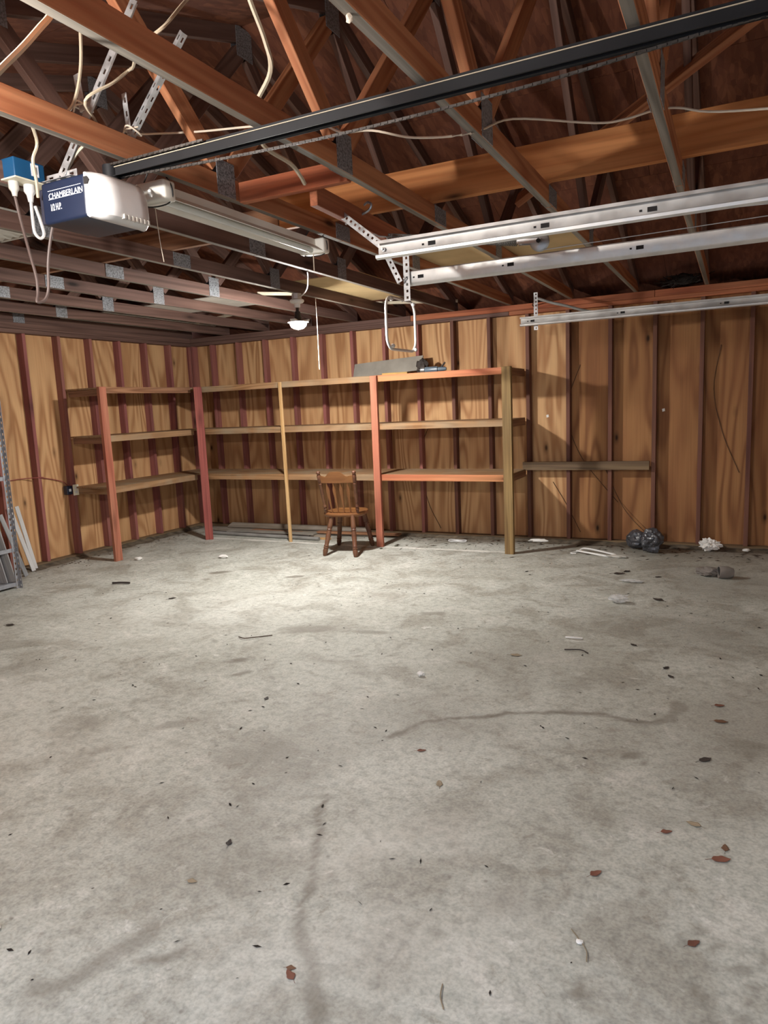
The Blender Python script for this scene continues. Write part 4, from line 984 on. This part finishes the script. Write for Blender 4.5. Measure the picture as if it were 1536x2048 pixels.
# ------------------------------------------------------------------ rubbish and leaves on the floor
t = thing('plastic_bag', (5.6, -.2, 0), 'crumpled black plastic bag on the floor under the vine', 'bag')
o = crumple('bag_body', (5.50, -.16, .0), .095, M['bag'], None, None, 3, (1.2, .8, .9), .3, 4, 1.4); o.parent = t; o.matrix_basis = wmat(t).inverted() @ o.matrix_basis
o = crumple('bag_mouth', (5.63, -.30, .0), .10, M['bag'], None, None, 11, (.95, .75, 1.05), .35, 4, 1.7); o.parent = t; o.matrix_basis = wmat(t).inverted() @ o.matrix_basis
crumple('crumpled_paper', (6.12, -.10, .0), .068, M['paper'], 'crumpled white paper towel on the floor by the back wall', 'paper', 5, (1.25, .8, .75), .5, 4, 3.)
crumple('crumpled_paper', (6.43, .03-.08, .0), .03, M['paper'], 'tiny white paper scrap at the foot of the right end of the wall', 'paper', 15, (1.2, .8, .5), .5, 2)
crumple('paper_scrap', (4.50, -.06, .0), .05, M['paper'], 'flat white paper scrap against the wall right of the end post', 'paper', 17, (2.0, .7, .35), .3, 3)
crumple('clear_wrapper', (5.59, -2.09, .0), .055, M['clearbag'], 'crinkled clear plastic wrapper on the open floor at right', 'wrapper', 8, (1.2, .8, .5), .5, 3, 3.5)
crumple('clear_wrapper', (5.60, -1.47, .0), .05, M['clearbag'], 'flat clear plastic wrapper before the dark leaf pair', 'wrapper', 21, (1.7, .6, .2), .5, 3, 3.5)
crumple('white_scrap', (4.80, -3.86, .0), .018, M['paper'], 'small white scrap in the middle of the floor', 'scrap', 12, (1.2, .9, .7), .5, 2)
crumple('white_scrap', (5.97, -5.48, .0), .009, M['paper'], 'round white crumb near the bottom right of the floor', 'scrap', 13, (1.2, 1, .6), .3, 2)
crumple('white_scrap', (1.62, -1.62, .0), .04, M['paper'], 'white scrap on the floor before the boards', 'scrap', 31, (1.4, .8, .4), .4, 2)
crumple('white_scrap', (.78, -1.95, .0), .035, M['paper'], 'white scrap on the floor beside the salmon left post', 'scrap', 33, (1.3, .8, .5), .4, 2)
crumple('white_scrap', (4.40, -6.10, .0), .02, M['paper'], 'white scrap at the left edge of the near floor', 'scrap', 35, (1.2, .8, .5), .4, 2)
t = thing('coat_hanger', (5.15, -.5, 0), 'white plastic coat hanger lying on the floor by the wall', 'hanger')
tube('loop', [(4.98, -.42, .008), (5.05, -.40, .03), (5.32, -.52, .012), (5.34, -.58, .008), (5.28, -.60, .008), (5.02, -.50, .02), (4.97, -.46, .014), (4.985, -.42, .01)], .009, M['hanger'], t, 8)
tube('hook', [(4.98, -.47, .012), (4.93, -.52, .008), (4.945, -.55, .008), (4.98, -.545, .008)], .007, M['hanger'], t, 6)
crumple('paper_scrap', (5.36, -.60, .0), .05, M['reflect'], 'dirty flat rag of paper beside the coat hanger', 'paper', 41, (1.9, .7, .25), .4, 3)
o = tube('wire_coil', [V((3.66+.10*math.cos(a), -.22+.045*math.sin(a), .008+.004*math.sin(3*a))) for a in [6.28318*i/24 for i in range(24)]], .008, M['whitep'], None, 6, closed=True, origin=(3.66, -.22, 0)); tag(o, 'white cable coil on the floor between the two right posts', 'cable')
t = thing('canvas_glove', (6.2, -1.1, 0), 'dirty gray canvas sleeve lying on the dim floor at right', 'cloth')
lathe('cuff', (6.22, -1.15, .052), (6.33, -1.12, .042), [(0, .050), (.05, .052), (.6, .05), (.95, .036), (1, .01)], M['canvas'], t, 16)
lathe('opening', (6.219, -1.1505, .052), (6.226, -1.149, .052), [(0, .040), (1, .040)], M['hole'], t, 16)
o = crumple('flap', (6.15, -1.09, .0), .075, M['canvas'], None, None, 14, (1.3, .8, .45), .4, 3); o.parent = t; o.matrix_basis = wmat(t).inverted() @ o.matrix_basis
def leaf(c, size, rot, mat, label, curl=.5, lobes=0, name='dry_leaf', cat='leaf', n=12):
    bm = bmesh.new(); rows = []
    for i in range(n+1):
        f = i/n; w = math.sin(math.pi*f**.8)*.27*(1+.14*math.sin(f*11+size*90)*(lobes > 0))
        z = curl*.35*((f-.5)**2)+.012
        rows.append([bm.verts.new(((f-.5), s*w, z+curl*.5*(abs(s)*w)**1.3)) for s in (-1, -.5, 0, .5, 1)])
    for A, B in zip(rows, rows[1:]):
        for k in range(4): bm.faces.new((A[k], A[k+1], B[k+1], B[k]))
    tube_bm(bm, [V((-.5, 0, .02+curl*.09)), V((-.66, .03, .03)), V((-.8, .03, .02))], .014, 4)
    size *= .82
    for v in bm.verts: v.co *= size
    bmesh.ops.remove_doubles(bm, verts=bm.verts[:], dist=size*.001)
    zm = min(v.co.z for v in bm.verts)
    for v in bm.verts: v.co.z -= zm
    o = ob(name, to_mesh(name, bm, mat, True), None, Matrix.Translation((c[0], c[1], .0005)) @ Matrix.Rotation(rot, 4, 'Z'))
    md = o.modifiers.new('thick', 'SOLIDIFY'); md.thickness = .0008
    return tag(o, label, cat)
for c, s, r, m, lb in [((6.31, -4.95), .075, .4, 'leafred', 'curled brown leaf pair at the right edge of the near floor, larger leaf'), ((6.32, -4.88), .05, 1.6, 'leaf', 'smaller tan leaf above the larger brown leaf at right'),
                       ((5.96, -5.17), .055, .9, 'leafred', 'red folded leaf near the lower right of the floor'), ((5.30, -5.89), .05, 2.6, 'leafred', 'dark red leaf near the bottom of the floor beside the damp line'),
                       ((5.29, -5.87), .035, .3, 'leaf', 'small brown leaf tucked behind the dark red leaf'), ((5.14, -4.64), .05, .5, 'leafred', 'orange brown leaf just below the damp curve'),
                       ((5.31, -4.86), .06, 2., 'leaftan', 'tan folded leaf below the orange brown leaf'), ((5.84, -1.94), .11, 2.6, 'leafdark', 'dark flat leaf right of the clear wrapper'),
                       ((5.47, -1.22), .12, .3, 'leafdark', 'dark leaf pair on the floor before the coat hanger, larger'), ((5.52, -1.12), .09, 1., 'leafdark', 'small dark leaf behind the leaf pair before the hanger'),
                       ((5.78, -1.25), .07, .6, 'leafdark', 'lone dark leaf between the black bag and the leaf pair'), ((6.24, -4.29), .075, .8, 'leafdark', 'dark pointed leaf right of the round damp spots'),
                       ((6.29, -3.9), .075, .2, 'leaf', 'dull brown leaf right of the damp blob'), ((6.28, -3.72), .06, .4, 'leafred', 'pinkish leaf above the dull brown leaf at right'),
                       ((5.80, -2.98), .06, 2.4, 'leafdark', 'dark leaf in the dim right part of the floor'), ((6.01, -3.3), .06, 1.2, 'leafdark', 'dark leaf above the damp blob'),
                       ((6.04, -3.42), .055, 2.2, 'leafdark', 'dark leaf touching the one above the damp blob'), ((6.22, -4.78), .06, 2.9, 'leaftan', 'tan leaf near the right edge past the dark stain'),
                       ((6.14, -4.86), .05, .5, 'leafred', 'brown leaf crumb cluster left of the tan right leaf'), ((4.80, -5.70), .045, .2, 'leaftan', 'tan leaf scrap on the near floor left of the damp line'),
                       ((4.78, -5.49), .045, 2., 'leafdark', 'small dark leaf left of the damp line'), ((6.25, -5.36), .05, .8, 'leafred', 'brown leaf bits beside the footprints'),
                       ((1.58, -4.0), .09, .3, 'leafdark', 'dark leaf at the left edge of the floor'), ((2.24, -3.03), .08, 1., 'leafdark', 'dark curled leaf in the bright left floor'),
                       ((4.17, -4.42), .05, 1.9, 'leafdark', 'small dark leaf in the bright middle floor'), ((5.2, -3.38), .085, .2, 'leaftan', 'thin gray leaf in the middle of the floor'),
                       ((3.12, -.62), .07, .3, 'leafgreen', 'green weed leaf beside the salmon post'), ((3.02, -.78), .06, 1.3, 'leafgreen', 'green weed leaf right of the chair leg'), ((4.72, -1.35), .05, 1.3, 'leafdark', 'dark leaf crumb before the weathered end post')]:
    leaf(c, s, r, M[m], lb, .5+.4*random.random(), 1)
for pts, r, m, lb in [([(1.34, -2.82, .012), (1.42, -2.79, .014), (1.50, -2.77, .012)], .009, 'leafdark', 'short black stick on the floor before the left shelving'),
                      ([(3.40, -3.66, .006), (3.47, -3.68, .01), (3.55, -3.60, .006), (3.60, -3.56, .006)], .0032, 'twig', 'forked twig on the bright middle floor'),
                      ([(5.40, -2.98, .006), (5.46, -2.99, .012), (5.50, -2.97, .006)], .006, 'paper', 'curved white stick on the dim middle floor'),
                      ([(5.44, -3.2, .005), (5.53, -3.19, .01), (5.58, -3.22, .006)], .0035, 'leafdark', 'dark twig below the curved white stick'),
                      ([(5.68, -5.76, .004), (5.69, -5.8, .006), (5.71, -5.83, .004)], .0017, 'leaftan', 'thin straw near the bottom edge of the floor'),
                      ([(5.94, -5.44, .004), (5.99, -5.5, .006), (6.0, -5.54, .004)], .0016, 'leaftan', 'thin straw beside the round white crumb')]:
    tag(tube('floor_twig', pts, r, M[m], None, 6), lb, 'twig')
